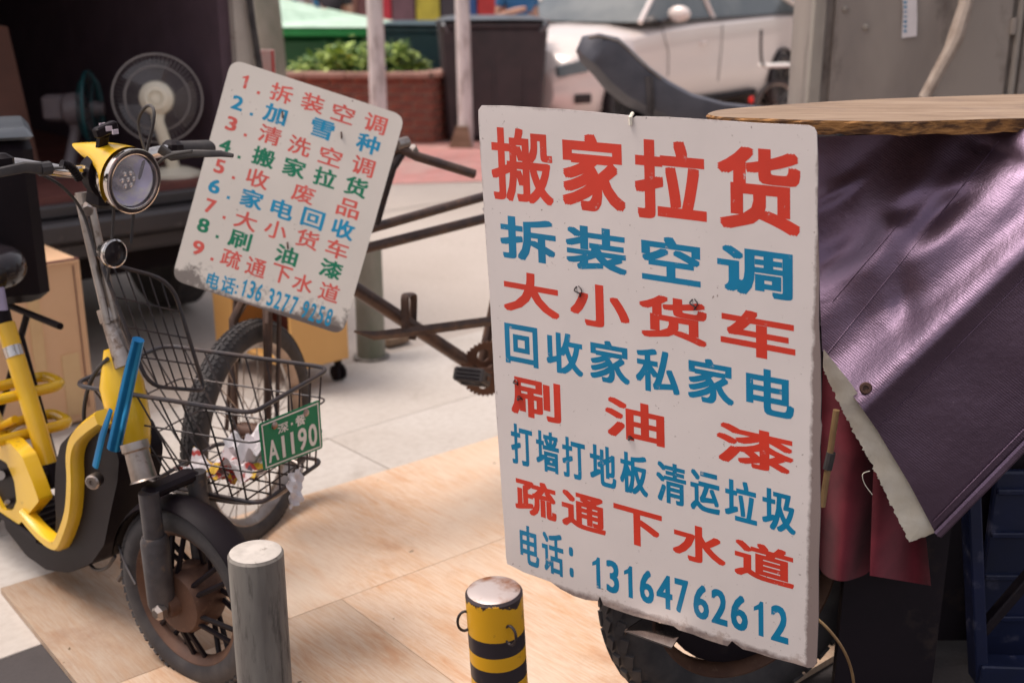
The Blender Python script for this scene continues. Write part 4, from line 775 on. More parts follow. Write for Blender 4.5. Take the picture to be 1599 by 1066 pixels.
# wooden board on top
def B_(x, y, h=1.222): return G(x, y, h)
bo = [B_(1105, 177), B_(1128, 171), B_(1200, 165), B_(1340, 156), B_(1470, 151), B_(1600, 147), B_(1760, 146), B_(1760, 186), B_(1600, 185), B_(1480, 188), B_(1400, 190), B_(1330, 189), B_(1270, 188), B_(1200, 185.5), B_(1130, 183), B_(1108, 180)]
bo = smooth_path(bo, 4, True); mb = MB(); n = len(bo); vs_ = []; r = random.Random(4)
for k, dz in enumerate((0, -.004, -.012, -.02, -.024)):
    for i, p in enumerate(bo):
        c0 = V((1.1, 2.2, 0)); d_ = (V((p.x, p.y, 0))-c0).normalized(); vs_.append(p+d_*((.004, .006, 0, -.003, -.008)[k]-.006+r.uniform(-.003, .003)*(k > 0))+UP*(dz+(r.uniform(-.002, .002) if k > 1 else 0)))
mb.add(vs_, [tuple(range(n)), tuple(range(5*n-1, 4*n-1, -1))]); top_ = mb
wb = mb.build('wooden_board', M['board'], label='weathered plywood board with splintered edge lying on top of the cart', cat='board', smooth=0)
mb = MB(); mb.add(vs_, [(k*n+i, k*n+(i+1) % n, (k+1)*n+(i+1) % n, (k+1)*n+i) for k in range(4) for i in range(n)]); mb.build('splintered_edge', M['boardedge'], wb, smooth=0)
# tarpaulin
Lp = [(1276, 214), (1277, 300), (1279, 400), (1281, 480), (1284, 548), (1320, 600), (1370, 672), (1420, 755), (1464, 838)]
def lerp_path(ps, u):
    ls = [0]
    for i in range(1, len(ps)): ls.append(ls[-1]+math.dist(ps[i-1], ps[i]))
    s = u*ls[-1]
    for i in range(1, len(ps)):
        if s <= ls[i] or i == len(ps)-1:
            k = (s-ls[i-1])/(ls[i]-ls[i-1]); return tuple(a+(b-a)*k for a, b in zip(ps[i-1], ps[i]))
from mathutils import noise as mno
def ss(a, b, x): x = min(1, max(0, (x-a)/(b-a))); return x*x*(3-2*x)
def tdepth(x, y):
    # crease line from (1345,610) up to (1640,330); above it the sheet leans back
    ab = ((610-y)*(1640-1345)-(x-1345)*(610-330)*1.0)/math.hypot(295, 280)       # >0 above the crease
    d = 1.885+.00012*max(0, -ab)*0
    up = max(0, ab+25); d += .00092*up
    d -= .018*math.exp(-((ab+10)/30)**2)
    al = ((x-1345)*295+(610-y)*280)/math.hypot(295, 280)                          # along the crease
    fade = ss(0, 90, ab)
    d += fade*.020*math.sin(ab*.021+al*.008+.6)
    d += fade*.010*math.sin(ab*.045-al*.013+.6)*ss(60, 180, ab)
    for (cx, cy, w, h, an, am) in ((1395, 338, 62, 20, -.5, .020), (1500, 290, 34, 22, -.6, -.020), (1385, 352, 24, 18, -.5, -.016), (1470, 330, 62, 17, -.75, .020), (1320, 395, 60, 20, -.55, .022), (1345, 480, 50, 60, .5, .010), (1410, 460, 22, 60, -.15, .012), (1300, 300, 60, 13, -.5, -.014), (1560, 240, 40, 14, .4, .012)):
        dx, dy = x-cx, y-cy; p = dx*math.cos(an)+dy*math.sin(an); q = -dx*math.sin(an)+dy*math.cos(an); d += am*math.exp(-((p/w)**2+(q/h)**2))
    nz = mno.noise(V((x*.009, y*.009, 3)))*.010*(.4+fade)+mno.noise(V((x*.03+y*.02, y*.026, 7)))*.0016*(.3+fade)
    return d+nz
def tarp_pt(u, v, dz=0):
    lx, ly = lerp_path(Lp, v)
    if v < .5: rx, ry = 1680, 196+(300)*v/.5
    else: rx, ry = 1680+(1464-1680)*0, 496
    # top edge to bottom edge sweep: right border ends where the hem meets the frame edge
    rx, ry = (1680, 198+(618-198)*v); x = lx+(rx-lx)*u; y = ly+(ry-ly)*u
    return D(x, y, tdepth(x, y)+dz)
NU, NV = 90, 130
mb = MB(); mb.grid(lambda u, v: tarp_pt(u, v), NU, NV); mb.grid(lambda u, v: tarp_pt(1-u, v, .002), NU, NV)
tp = mb.build('tarpaulin', M['tarp'], smooth=60, label='glossy dark purple tarpaulin sheet draped over the cart, its corner hanging down', cat='tarpaulin')
mb = MB(); hp = [(lerp_path(Lp, 1)[0]+(1680-1464)*t, 838+(618-838)*t) for t in [k/14 for k in range(15)]]
mb.tube([D(x, y-3, tdepth(x, y)-.004) for x, y in hp], .009, 6, flat=.35); mb.tube([D(x-6, y-24, tdepth(x-6, y-24)-.002) for x, y in hp], .002, 5); mb.build('hem', M['tarp'], tp)
for (xa, ya, xb, yb) in ((1292, 552, 1560, 220), (1372, 668, 1660, 372), (1300, 470, 1420, 330)):
    mb = MB(); mb.tube([D(xa+(xb-xa)*k/24, ya+(yb-ya)*k/24, tdepth(xa+(xb-xa)*k/24, ya+(yb-ya)*k/24)-.0006) for k in range(25)], .0011, 5); mb.build('seam', M['tarp'], tp)
mb = MB(); q = D(1352, 606, tdepth(1352, 606)-.004); mb.lathe(q, (q-CC)*-1, [(.0045, 0), (.005, .003), (.009, .003), (.011, 0), (.011, -.002)], 20); mb.build('eyelet', M['rust'], tp)
# cream foam strip below the tarpaulin's cut edge
fo_in = [(1286, 545), (1330, 600), (1375, 670), (1425, 752), (1462, 830)]; fo_out = [(1285, 572), (1296, 600), (1311, 632), (1343, 693), (1360, 722), (1378, 760), (1401, 808), (1420, 846), (1448, 836)]
def foam(u, v, dz=0):
    a = lerp_path(fo_in, v); b = lerp_path(fo_out, v); x = a[0]+(b[0]-a[0])*u; y = a[1]+(b[1]-a[1])*u
    if u > .9: x += 3.5*mno.noise(V((v*40, 0, 1)))+4*mno.noise(V((v*140, 0, 5)))
    return D(x, y, 1.893+.012*u+.004*mno.noise(V((x*.03, y*.03, 2)))+dz)
mb = MB(); NF = 160; mb.grid(lambda u, v: foam(u, v), 8, NF); mb.grid(lambda u, v: foam(1-u, v, .012), 8, NF); 
k0 = 9*(NF+1)
for j in range(NF): mb.f.append((j*9+8, (j+1)*9+8, k0+(j+1)*9, k0+j*9))
mb.build('foam_strip', M['foam'], label='ragged cream foam strip showing below the cut edge of the tarpaulin', cat='foam')
mb = MB(); mb.tube(smooth_path([D(1358, 735, 1.89), D(1347, 740, 1.885), D(1350, 755, 1.885), D(1362, 772, 1.885)], 5), .0008, 5); mb.build('loose_thread', M['foam'], label='loose pale thread dangling from the foam strip', cat='thread')
# maroon velvet cloth
def velv(cols_, name, lab, d0, seed):
    L_, R_2, T_, Bm = cols_
    def fn(u, v, o=0):
        x = L_[0]+(L_[1]-L_[0])*v+((R_2[0]+(R_2[1]-R_2[0])*v)-(L_[0]+(L_[1]-L_[0])*v))*u; y = T_+(Bm(u)-T_)*v
        return D(x, y, d0+.034*math.sin(u*5.5+seed+v*1.2)*(.3+v)+.006*math.sin(u*9+seed*2)+.006*mno.noise(V((x*.02, y*.02, seed)))+o)
    mb = MB(); mb.grid(lambda u, v: fn(u, v), 30, 26); mb.grid(lambda u, v: fn(1-u, v, .004), 30, 26); mb.build(name, M['velvet'], smooth=60, label=lab, cat='cloth')
velv(((1285, 1278), (1385, 1362), 560, lambda u: 903-4*math.cos(u*7)-16*abs(2*u-1)**6), 'velvet_cloth', 'maroon velvet cloth hanging below the tarpaulin, left fold beside the sign', 2.0, 1.0)
velv(((1368, 1358), (1420, 1454), 600, lambda u: 898+16*u), 'velvet_cloth', 'maroon velvet cloth hanging below the tarpaulin, right flap with the square corner', 1.985, 3.0)
# blue plastic frame/crate at lower right
cr_ = thing('blue_crate', D(1580, 1050, 2.3), 'dark blue plastic crate with sloping ribs standing under the cart at right', 'crate')
def bar(a, b, w, th, m=M['crate'], name='crate_bar', par=cr_):
    mb = MB(); d = (b-a).normalized(); s_ = d.cross(V((0, 1, 0))).normalized(); mb.box((a+b)/2, ((b-a).length, w, th), (d, s_, d.cross(s_)), bev=.003); return mb.build(name, m, par)
bar(D(1514, 740, 2.12), D(1528, 1060, 2.12), .026, .05, name='crate_post'); bar(D(1524, 1046, 2.11), D(1700, 1052, 2.11), .05, .05, name='bottom_rail'); bar(D(1532, 985, 2.12), D(1640, 860, 2.12), .02, .03, M['cart'], 'sloping_brace')
mb = MB(); mb.box(D(1640, 900, 2.24), (.3, .02, .5), bev=.004); mb.build('crate_panel', M['crate'], cr_)
for k in range(5):
    mb = MB(); mb.box(D(1640, 900, 2.225)+UP*(-.2+k*.1), (.28, .014, .012), bev=.002); mb.build('panel_rib', M['crate'], cr_)
# dark footwell panel beneath the cloths
mb = MB(); mb.box((.76, 2.06, .36), (.2, .02, .72)); mb.build('lower_panel', M['cart'], cart, smooth=0); mb = MB(); mb.box((1.2, 2.3, .4), (1.2, .02, .74)); mb.build('lower_panel', M['cart'], cart, smooth=0); mb = MB(); mb.box((.6, 2.55, .4), (.02, .5, .74)); mb.build('lower_panel', M['cart'], cart, smooth=0)
# ------------------------------------------------------------------ open van with fans inside
VO = G(300, 281, .67); VO = V((VO.x, VO.y, 0)); VI = -E2                     # along the tail E1, into the van VI
def VP(a, b, z): return VO+E1*a+VI*b+UP*z
van = thing('open_van', VP(-.8, .3, 0), 'beige van standing with its tail open, dark inside and loaded with fans', 'van')
aR, aL, dep = .235, -1.75, 2.6
def vbox(a0, a1, b0_, b1_, z0, z1, name, m, sm=0, bev=0, par=van, **k):
    mb = MB(); mb.box(VP((a0+a1)/2, (b0_+b1_)/2, (z0+z1)/2), (a1-a0, b1_-b0_, z1-z0), (E1, VI, UP), bev=bev); return mb.build(name, m, par, smooth=sm, **k)
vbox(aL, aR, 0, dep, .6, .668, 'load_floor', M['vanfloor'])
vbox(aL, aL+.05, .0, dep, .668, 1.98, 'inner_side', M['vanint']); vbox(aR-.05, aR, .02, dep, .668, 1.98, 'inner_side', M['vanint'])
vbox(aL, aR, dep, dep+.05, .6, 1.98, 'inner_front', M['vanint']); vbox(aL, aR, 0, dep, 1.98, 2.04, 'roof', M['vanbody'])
mb = MB(); mb.prism([VP(aR+.0, -.02, .98), VP(aR+.0, -.02, 1.98), VP(aR+.085, -.01, 1.98), VP(aR+.11, -.01, 1.15), VP(aR+.10, -.01, .98)], VI*.2); mb.build('corner_pillar', M['vanbody'], van)
mb = MB(); mb.tube([VP(aR+.05, -.035, 1.6), VP(aR+.075, -.035, 1.3), VP(aR+.1, -.035, 1.08)], .014, 8); mb.build('rubber_seal', M['rubber'], van)
vbox(aR+.0, aR+.1, -.01, .3, .62, .98, 'tail_lamp', M['gloss'], 30, .01)
vbox(aR, aR+.1, .3, dep+1.8, .3, 1.9, 'side_panel', M['vanbody']); vbox(aL-.09, aL-.001, 0, dep+1.8, .3, 1.98, 'side_panel', M['vanbody'])
vbox(aL, aR, dep+.05, dep+1.8, .35, 1.9, 'cab', M['vanbody'], 30, .05)
vbox(aL-.06, aR+.08, -.1, -.0, .43, .5, 'bumper', M['bumper'], 30, .012); vbox(aL-.06, aR+.08, -.13, -.02, .5, .585, 'bumper_step', M['bumper'], 30, .014); vbox(aL, aR, -.05, -.0, .59, .64, 'sill', M['bumper'], 30, .008)
vbox(aL, aR, .02, dep, .32, .6, 'underbody', M['black']); 
for (a, b) in ((aR-.12, .55), (aL+.12, .55), (aR-.12, 3.2), (aL+.12, 3.2)):
    mb = MB(); c = VP(a, b, .3); mb.lathe(c, E1, [(.17, -.1), (.27, -.1), (.3, -.07), (.3, .07), (.27, .1), (.17, .1), (.15, .05), (0, .05)], 32); w = mb.build('wheel', M['rubber'], van)
# the fans
def fan(name, c, nrm, Rg, base, lab, m, rim, mtr=1.0, nsp=60):
    t = thing(name, base, lab, 'fan'); n = nrm.normalized(); u = (UP-n*UP.dot(n)).normalized(); s_ = n.cross(u)
    mb = MB()
    for (rr, h) in ((Rg, 0), (Rg*.72, -.03), (Rg*.72, .03)): mb.lathe(c, n, [(rr+.0026*math.cos(a), h+.0026*math.sin(a)) for a in [k*math.pi/3 for k in range(6)]], 48, u=u, closed=True)
    mb.lathe(c, n, [(Rg+.004*math.cos(a), .008*math.sin(a)) for a in [k*math.pi/3 for k in range(6)]], 48, u=u, closed=True)
    mb.build('guard_ring', rim, t); mb = MB()
    for k in range(nsp):
        a = 2*math.pi*k/nsp; w = u*math.cos(a)+s_*math.sin(a)
        for sg in (-1, 1): mb.tube([c+w*Rg*.2+n*sg*.05, c+w*Rg*.72+n*sg*.035, c+w*Rg], .0008, 3, cap=False)
    mb.build('guard_wires', rim, t)
    for k in range(3):
        a0 = k*2.094+.3; mb = MB(); mb.grid(lambda p, q: c+(u*math.cos(a0+(p-.5)*(.9+.5*q))+s_*math.sin(a0+(p-.5)*(.9+.5*q)))*Rg*(.2+.68*q)+n*(.02*(p-.5)*2*(.4+q)), 8, 5); mb.build('blade', M['blade'], t)
    mb = MB(); mb.lathe(c, n, [(0, -.06), (Rg*.18, -.055), (Rg*.2, -.03), (Rg*.2, 0)], 24, u=u); mb.lathe(c, n, [(.02, .02), (.065*mtr, .03), (.072*mtr, .06), (.066*mtr, .1), (.045*mtr, .118), (.03*mtr, .12), (.028*mtr, .114), (.012, .116), (0, .116)], 28, u=u); h = mb.build('motor_housing', m, t)
    mb = MB()
    for k in range(12): a = k*math.pi/6; mb.box(c+n*.12+(u*math.cos(a)+s_*math.sin(a))*.026, (.004, .012, .006), (s_*math.cos(a)-u*math.sin(a), u*math.cos(a)+s_*math.sin(a), n))
    mb.build('vent_ribs', m, h, smooth=0)
    mb = MB(); mb.tube([c+n*.07-u*.05, c+n*.075-u*.1, base+UP*.03], [.03, .024, .028], 14); mb.build('neck', m, t)
    mb = MB(); mb.lathe(base, UP, [(.11, 0), (.11, .015), (.06, .035), (0, .04)], 28); mb.build('foot', m, t)
    return t
fcn = PL(246, 154, VP(0, .2, 0), VI); fb_ = PL(272, 262, VP(0, .16, 0), VI)
f1 = fan('desk_fan', fcn, (CC-fcn+V((-.3, 0, .1))), .182, V((fb_.x, fb_.y, .669)), 'cream desk fan with round wire guard, its back turned, in the van', M['fan'], M['guard'])
mb = MB(); mb.tube([fcn+UP*.0+(CC-fcn).normalized()*.1+E1*.05, fcn+(CC-fcn).normalized()*.1+E1*.075+UP*.005], .004, 6); mb.build('oscillation_knob', M['fan'], f1)
f2c = PL(142, 170, VP(0, .5, 0), VI); f2b = PL(120, 300, VP(0, .5, 0), VI)
f2 = fan('desk_fan', f2c, (-V((1, 0, 0))+V((0, -.12, 0))), .16, V((f2b.x-.02, f2b.y, .669)), 'grey desk fan turned sideways with a teal rimmed guard, left part of van', M['fan_grey'], M['tealrim'], 1.0, 40)
mb = MB(); mb.box(f2c-V((.15, .0, -.005)), (.1, .09, .11), (V((1, 0, 0)), V((0, 1, 0)), UP), bev=.014); mb.build('gear_box', M['fan_grey'], f2)
mb = MB(); q = [PL(-60, 30, VP(0, .75, 0), VI), PL(12, 42, VP(0, .75, 0), VI), PL(72, 300, VP(0, .6, 0), VI), PL(-60, 330, VP(0, .6, 0), VI)]; mb.prism(q, VI*.012); mb.build('brown_panel', mat('brown_board', (.14, .052, .032), .6), label='reddish brown board leaning inside the van at its left', cat='board')
mb = MB(); mb.box(VP(-1.45, .42, .8), (.3, .3, .26), (E1, VI, UP), bev=.01); mb.build('dark_crate', M['vanint'], label='dark crate on the van floor behind the delivery box', cat='crate')
# ------------------------------------------------------------------ cardboard box and the orange cabinet
KO = G(78, 672); bx_ = thing('cardboard_box', KO, 'tall tan cardboard box with peeling tape, behind the scooter', 'box')
def kp(a, b, z): return V((KO.x, KO.y, 0))+E1*a+VI*b+UP*z
mb = MB(); mb.box(kp(-.13, .26, .285), (.6, .5, .57), (E1, VI, UP), bev=.006); mb.build('carton', M['card'], bx_)
mb = MB(); mb.box(kp(-.13, -.004, .574), (.58, .012, .006), (E1, VI, UP)); mb.build('open_flap_edge', M['vanfloor'], bx_, smooth=0)
for (a, z, w, h) in ((.0, .36, .04, .3), (.1, .14, .06, .22), (-.06, .53, .05, .08)):
    mb = MB(); mb.box(kp(a, .0085, z), (w, .003, h), (E1, VI, UP)); mb.build('tape_strip', M['tape'], bx_, smooth=0)
mb = MB(); mb.box(kp(.145, -.0, .3)+VI*.008, (.003, .003, .5), (E1, VI, UP)); mb.build('corner_crease', M['vanfloor'], bx_, smooth=0)
NC = V((-.80, 4.0, 0)); ob = thing('rolling_cabinet', NC, 'orange laminate cabinet on black casters behind the tricycle wheel', 'cabinet')
RD = V((.72, .69, 0)).normalized(); LD = V((-.69, .72, 0)).normalized()
def op(a, b, z): return NC+RD*a+LD*b+UP*z
def obx(a0, a1, b0_, b1_, z0, z1, name, m=M['orange'], bev=.003):
    mb = MB(); mb.box(op((a0+a1)/2, (b0_+b1_)/2, (z0+z1)/2), (a1-a0, b1_-b0_, z1-z0), (RD, LD, UP), bev=bev); return mb.build(name, m, ob)
obx(0, .25, 0, .018, .09, .62, 'side_board'); obx(0, .25, .5, .518, .09, .62, 'side_board'); obx(0, .25, .018, .5, .09, .108, 'base_board'); obx(0, .25, .018, .5, .602, .62, 'top_board'); obx(.232, .25, .018, .5, .108, .602, 'back_board', M['vanfloor'])
obx(-.018, -.001, .38, .52, .09, .62, 'front_stile')
for (a, b) in ((.03, .04), (.225, .04), (.03, .48), (.225, .48)):
    mb = MB(); c = op(a, b, .03)
    for s_ in (-1, 1): mb.lathe(c+RD*s_*.013, RD, [(0, -.009), (.022, -.009), (.03, -.006), (.03, .006), (.022, .009), (0, .009)], 20)
    mb.tube([c, c+UP*.03, c+UP*.06], .008, 8); mb.box(c+UP*.038, (.014, .03, .03), (RD, LD, UP)); mb.build('caster', M['black'], ob)
# ------------------------------------------------------------------ planter with bricks, plants, poles, tree
def brick_wall(par, p0, p1, z0, rows, L_=.215, Hh=.065, gap=.012, seed=1, cnt=[0]):
    d = (p1-p0); n = d.length; d.normalize(); nn = V((d.y, -d.x, 0)); r = random.Random(seed)
    mb = MB(); mb.box((p0+p1)/2+UP*(z0+rows*(Hh+gap)/2)-nn*.055, (n, .1, rows*(Hh+gap)), (d, nn, UP)); mb.build('mortar_core', M['mortar'], par, smooth=0)
    k = int(n/(L_+gap))+1
    for i in range(rows):
        x = -(L_/2 if i % 2 else 0)
        while x < n-.02:
            a, b = max(0, x), min(n, x+L_)
            if b-a > .03:
                full = abs(b-a-L_) < 1e-6
                if full and 'br' in BM: o = bpy.data.objects.new('brick', BM['br']); COL.objects.link(o)
                else:
                    m_ = MB(); m_.box((0, 0, 0), (b-a, .1, Hh), bev=.004); o = m_.build('brick', M['brickmat'], None, loc=(0, 0, 0), smooth=20)
                    if full: BM['br'] = o.data
                o.parent = par; o.location = p0+d*((a+b)/2)+UP*(z0+(i+.5)*(Hh+gap))-nn*(.045-r.uniform(0, .004))-V(par.location)
                o.rotation_euler = (0, 0, math.atan2(d.y, d.x)+r.uniform(-.006, .006))
            x += L_+gap
BM = {}
pR = G(676, 224); pL_ = V((-3.1, pR.y-.05, 0)); pB = pR+V((.3, .75, 0))
plan = thing('brick_planter', pR, 'red brick planter with stone coping and leafy green plants', 'planter')
brick_wall(plan, V((-2.75, pR.y+.04, 0)), V((pR.x, pR.y, 0)), 0, 8, seed=3); 
brick_wall(plan, V((pR.x, pR.y, 0)), V((pB.x, pB.y, 0)), 0, 8, seed=4)
zt = 8*.077
for i in range(5):
    x0_ = -2.75+i*.395; mb = MB(); mb.box((x0_+.197, pR.y-.0+.02, zt+.025), (.385, .2, .05), bev=.006); mb.build('coping_stone', M['cap'], plan)
mb = MB(); mb.box(((pR.x+pB.x)/2-.03, (pR.y+pB.y)/2+.05, zt+.026), ((.78), .2, .05), ((pB-pR).normalized(), V((.93, -.37, 0)), UP), bev=.006); mb.build('coping_stone', M['cap'], plan)
mb = MB(); mb.box((-1.75, pR.y+.5, zt*.5+.24), (1.9, .75, .05)); mb.build('soil', M['soil'], plan, smooth=0)
def plant(c, n, spread, hgt, m, lab, seed, ls=.09):
    r = random.Random(seed); t = thing('leafy_plant', c, lab, 'plant', 'leafy plants growing in the brick planter')
    ms = MB()
    for _ in range(n//6):
        a = r.uniform(0, 6.28); ms.tube([c, c+V((math.cos(a)*spread*.3, math.sin(a)*spread*.3, hgt*.5)), c+V((math.cos(a)*spread*.8, math.sin(a)*spread*.8, hgt*r.uniform(.6, 1)))], .004, 4)
    ms.build('stems', M['leaf2'], t); mm = (MB(), MB())
    for i in range(n):
        a = r.uniform(0, 6.28); q = r.random()**.6; p = c+V((math.cos(a)*spread*q, math.sin(a)*spread*q, hgt*(.25+.75*r.random())*(1.1-.5*q)))
        d = V((math.cos(a+r.uniform(-.8, .8)), math.sin(a+r.uniform(-.8, .8)), r.uniform(-.3, .6))).normalized(); s_ = d.cross(UP).normalized(); l = ls*r.uniform(.7, 1.4); w = l*.28; up = s_.cross(d)
        mm[i % 3 == 0].add([p, p+d*l*.35+s_*w-up*l*.04, p+d*l*.75+s_*w*.7-up*l*.06, p+d*l-up*l*.16, p+d*l*.75-s_*w*.7-up*l*.06, p+d*l*.35-s_*w-up*l*.04, p+d*l*.5+up*l*.03], [(0, 1, 6), (1, 2, 6), (2, 3, 6), (3, 4, 6), (4, 5, 6), (5, 0, 6)])
    mm[0].build('leaves', m, t, kind='stuff', smooth=0); mm[1].build('dark_leaves', M['leaf2'], t, kind='stuff', smooth=0)
for i, (px, py, n, sp, hg, lab) in enumerate(((500, 128, 170, .22, .2, 'low yellowish plant at the left end of the brick planter'), (545, 112, 260, .27, .36, 'tallest bright green plant in the planter, just left of the pole'), (612, 112, 240, .22, .36, 'bright green plant in the planter, just right of the pole'), (648, 126, 90, .1, .18, 'small green plant at the right corner of the planter'))):
    q = D(px, py, pR.y+.38); plant(V((q.x, q.y, zt-.02)), n, sp, hg, M['leaf'], lab, 20+i, .1)
for (px0, py0, px1, py1, d0, r0, nm) in ((583, 0, 594, 250, 10.2, .075, 'pale painted pole rising in front of the brick planter'), (720, 0, 728, 224, 10.9, .07, 'pale painted pole with a wooden wedge at its foot, before the dark bin')):
    b = D(px1, py1, d0); b.z = 0; a = D(px0, py0, d0+.1); tpz = a+(a-b).normalized()*1.6; t = thing('street_pole', b, nm, 'pole')
    mb = MB(); mb.tube([b, b.lerp(tpz, .5)+V((.01, 0, 0)), tpz], [r0, r0*.95, r0*.9], 16); mb.build('post', M['pole'], t)
    if px0 > 700:
        mb = MB(); mb.prism([b+V((-.16, -.1, 0)), b+V((.06, -.1, 0)), b+V((.02, -.1, .2)), b+V((-.09, -.1, .2))], V((0, .05, 0))); mb.build('wooden_wedge', M['board'], t, smooth=0)
tb0 = G(428, 262); tt0 = thing('street_tree', tb0, 'grey green tree trunk between the van and the green bin', 'tree')
mb = MB(); tpp = D(408, -30, tb0.y); pts = [tb0, tb0.lerp(tpp, .5)+V((.015, 0, 0)), tpp, tpp+V((-.1, .1, 1.2))]
mb.tube(smooth_path(pts, 5), [.155-.003*k for k in range(16)], 18); mb.build('trunk', M['trunk'], tt0)
mb = MB(); lb = pts[-1]; r = random.Random(5)
for k in range(5): a = k*1.26; mb.tube([lb-UP*.1, lb+V((math.cos(a)*.5, math.sin(a)*.5, .5)), lb+V((math.cos(a)*1.1, math.sin(a)*1.1, 1.0))], [.07, .045, .02], 8)
mb.build('limbs', M['trunk'], tt0); mb = MB()
for i in range(1500):
    a = r.uniform(0, 6.28); q = r.random()**.5*1.6; p = lb+V((math.cos(a)*q, math.sin(a)*q, .6+r.random()*1.3*(1.3-q*.4))); d = V((r.uniform(-1, 1), r.uniform(-1, 1), r.uniform(-.6, .4))).normalized(); s_ = d.cross(V((.3, .2, 1))).normalized(); mb.add([p, p+d*.06+s_*.03, p+d*.12, p+d*.06-s_*.03], [(0, 1, 2, 3)])
mb.build('crown', M['leaf2'], tt0, kind='stuff', smooth=0)
q = D(415, 100, 5.6); mb = MB(); mb.box(q, (.085, .012, .13), bev=.002); ps = mb.build('pink_notice', M['pinksign'], label='small pinkish notice plate standing between the van corner and the trunk', cat='notice', smooth=0)
mb = MB(); mb.box(q+V((.036, -.007, 0)), (.012, .002, .125)); mb.build('red_border', M['red'], ps, smooth=0); mb = MB(); mb.tube([V((q.x, q.y+.012, 0)), q+V((0, .012, 0))], .012, 8); mb.build('stake', M['trunk'], ps)
# ------------------------------------------------------------------ bins
def wheelie(px, py, w, dp, h, d, yaw, lab, mb_, ml, name='wheeled_bin'):
    c = D(px, py, d); c.z = 0; X = V((math.cos(yaw), math.sin(yaw), 0)); Y = V((-math.sin(yaw), math.cos(yaw), 0)); t = thing(name, c, lab, 'bin')
    m_ = MB(); m_.box(c+UP*(h*.5-.03), (w*.86, dp*.82, h-.1), (X, Y, UP), taper=1.14, bev=.03); bo_ = m_.build('body', mb_, t)
    m_ = MB()
    for k in (-.32, 0, .32): m_.box(c+X*k*w*.86+UP*(h*.45)-Y*(dp*.435), (.03, .03, h*.72), (X, (Y+UP*.06).normalized(), UP), bev=.008)
    m_.build('body_ribs', mb_, bo_)
    m_ = MB(); m_.box(c+UP*(h-.06), (w, dp*.96, .07), (X, Y, UP), bev=.015); m_.build('rim', mb_, t)
    m_ = MB(); m_.grid(lambda u, v: c+X*(u-.5)*w*1.02+Y*(v-.5)*dp+UP*(h-.022+.05*math.sin(v*2.6+.3)*(1-(2*u-1)**8)), 14, 10); m_.grid(lambda u, v: c+X*(.5-u)*w*1.02+Y*(v-.5)*dp+UP*(h-.03), 14, 10); m_.build('lid', ml, t)
    for s_ in (-1, 1):
        m_ = MB(); m_.tube([c+X*s_*w*.46-Y*dp*.5+UP*(h-.04), c+X*s_*w*.46-Y*dp*.56+UP*(h-.06), c+X*s_*w*.42-Y*dp*.5+UP*(h-.12)], .02, 8); m_.build('handle', ml, t)
        m_ = MB(); m_.lathe(c+X*s_*w*.36+Y*dp*.4+UP*.1, X, [(0, -.03), (.1, -.03), (.1, .03), (0, .03)], 18); m_.build('wheel', M['rubber'], t)
wheelie(768, 216, 1.05, .7, 1.15, 11.6, .1, 'large dark brown wheeled bin with a shiny lid beside the white car', M['bin'], M['binlid'])
wheelie(660, 200, .78, .7, 1.07, 12.7, -.15, 'dark teal wheeled bin half hidden behind the brick planter', M['teal'], M['teal'])
gc = D(522, 120, 13.2); gc.z = 0; gb = thing('green_skip', gc, 'wide green rubbish container with a pale sloping lid, behind the plants', 'bin')
mb = MB(); mb.box(gc+UP*.5, (1.45, 1.2, .82), bev=.03); mb.build('body', M['green_bin'], gb)
mb = MB(); mb.box(gc+UP*.98, (1.62, 1.3, .09), bev=.015); mb.build('rim', M['green_rim'], gb)
mb = MB(); mb.add([gc+V(p) for p in ((-.83, -.67, 1.03), (.83, -.67, 1.03), (.83, .67, 1.03), (-.83, .67, 1.03), (-.8, -.3, 1.22), (.2, .3, 1.13), (.2, .6, 1.13), (-.8, .6, 1.34))], [(0, 1, 5, 4), (1, 2, 6, 5), (4, 5, 6, 7), (2, 3, 7, 6), (3, 0, 4, 7)]); mb.build('lid', M['green_lid'], gb, smooth=0)
for x in (-.55, 0, .55): mb = MB(); mb.box(gc+V((x, -.61, .5)), (.05, .04, .8), bev=.005); mb.build('rib', M['green_bin'], gb)
# ------------------------------------------------------------------ white car
aC = math.radians(38); Cf_ = V((-math.sin(aC), -math.cos(aC), 0)); Cl = V((math.cos(aC), -math.sin(aC), 0)); fwp = D(966, 165, 12.1)
CO = V((fwp.x, fwp.y, 0))-Cf_*1.35-Cl*.80
car = thing('parked_car', CO, 'white car with a rounded door mirror parked behind the bins', 'car')
def cp_(x, y, z): return CO+Cf_*(x if x > -.3 else -.3+(x+.3)*1.9)+Cl*y+UP*(z if z < .42 else .42+(z-.42)*1.22)
prof = [(-2.25, .38, .78, .80, .60), (-2.15, .25, .95, .98, .72), (-1.8, .2, .98, 1.02, .82), (-1.2, .17, .965, 1.02, .88), (-.6, .16, .94, 1.0, .895), (0, .16, .92, .98, .9), (.5, .16, .90, .97, .9), (.9, .17, .87, .955, .895), (1.35, .18, .84, .92, .89), (1.75, .19, .79, .86, .86), (2.05, .22, .7, .75, .78), (2.22, .3, .58, .6, .6)]
def car_ring(u):
    for i in range(len(prof)-1):
        if prof[i][0] <= u <= prof[i+1][0]+1e-9:
            k = (u-prof[i][0])/(prof[i+1][0]-prof[i][0]); k2 = k; return [prof[i][j]+(prof[i+1][j]-prof[i][j])*k2 for j in range(5)]
    return prof[-1]
def car_section(u):
    _, zb, zs, zt, w = car_ring(u); h = zs-zb
    half = [(0, zb), (w*.9, zb), (w*.97, zb+h*.12), (w*1.0, zb+h*.38), (w*1.0, zb+h*.55), (w*.985, zb+h*.70), (w*.995, zb+h*.78), (w*.96, zs-.02), (w*.9, zs+.015), (w*.5, zt), (0, zt+.015)]
    return half
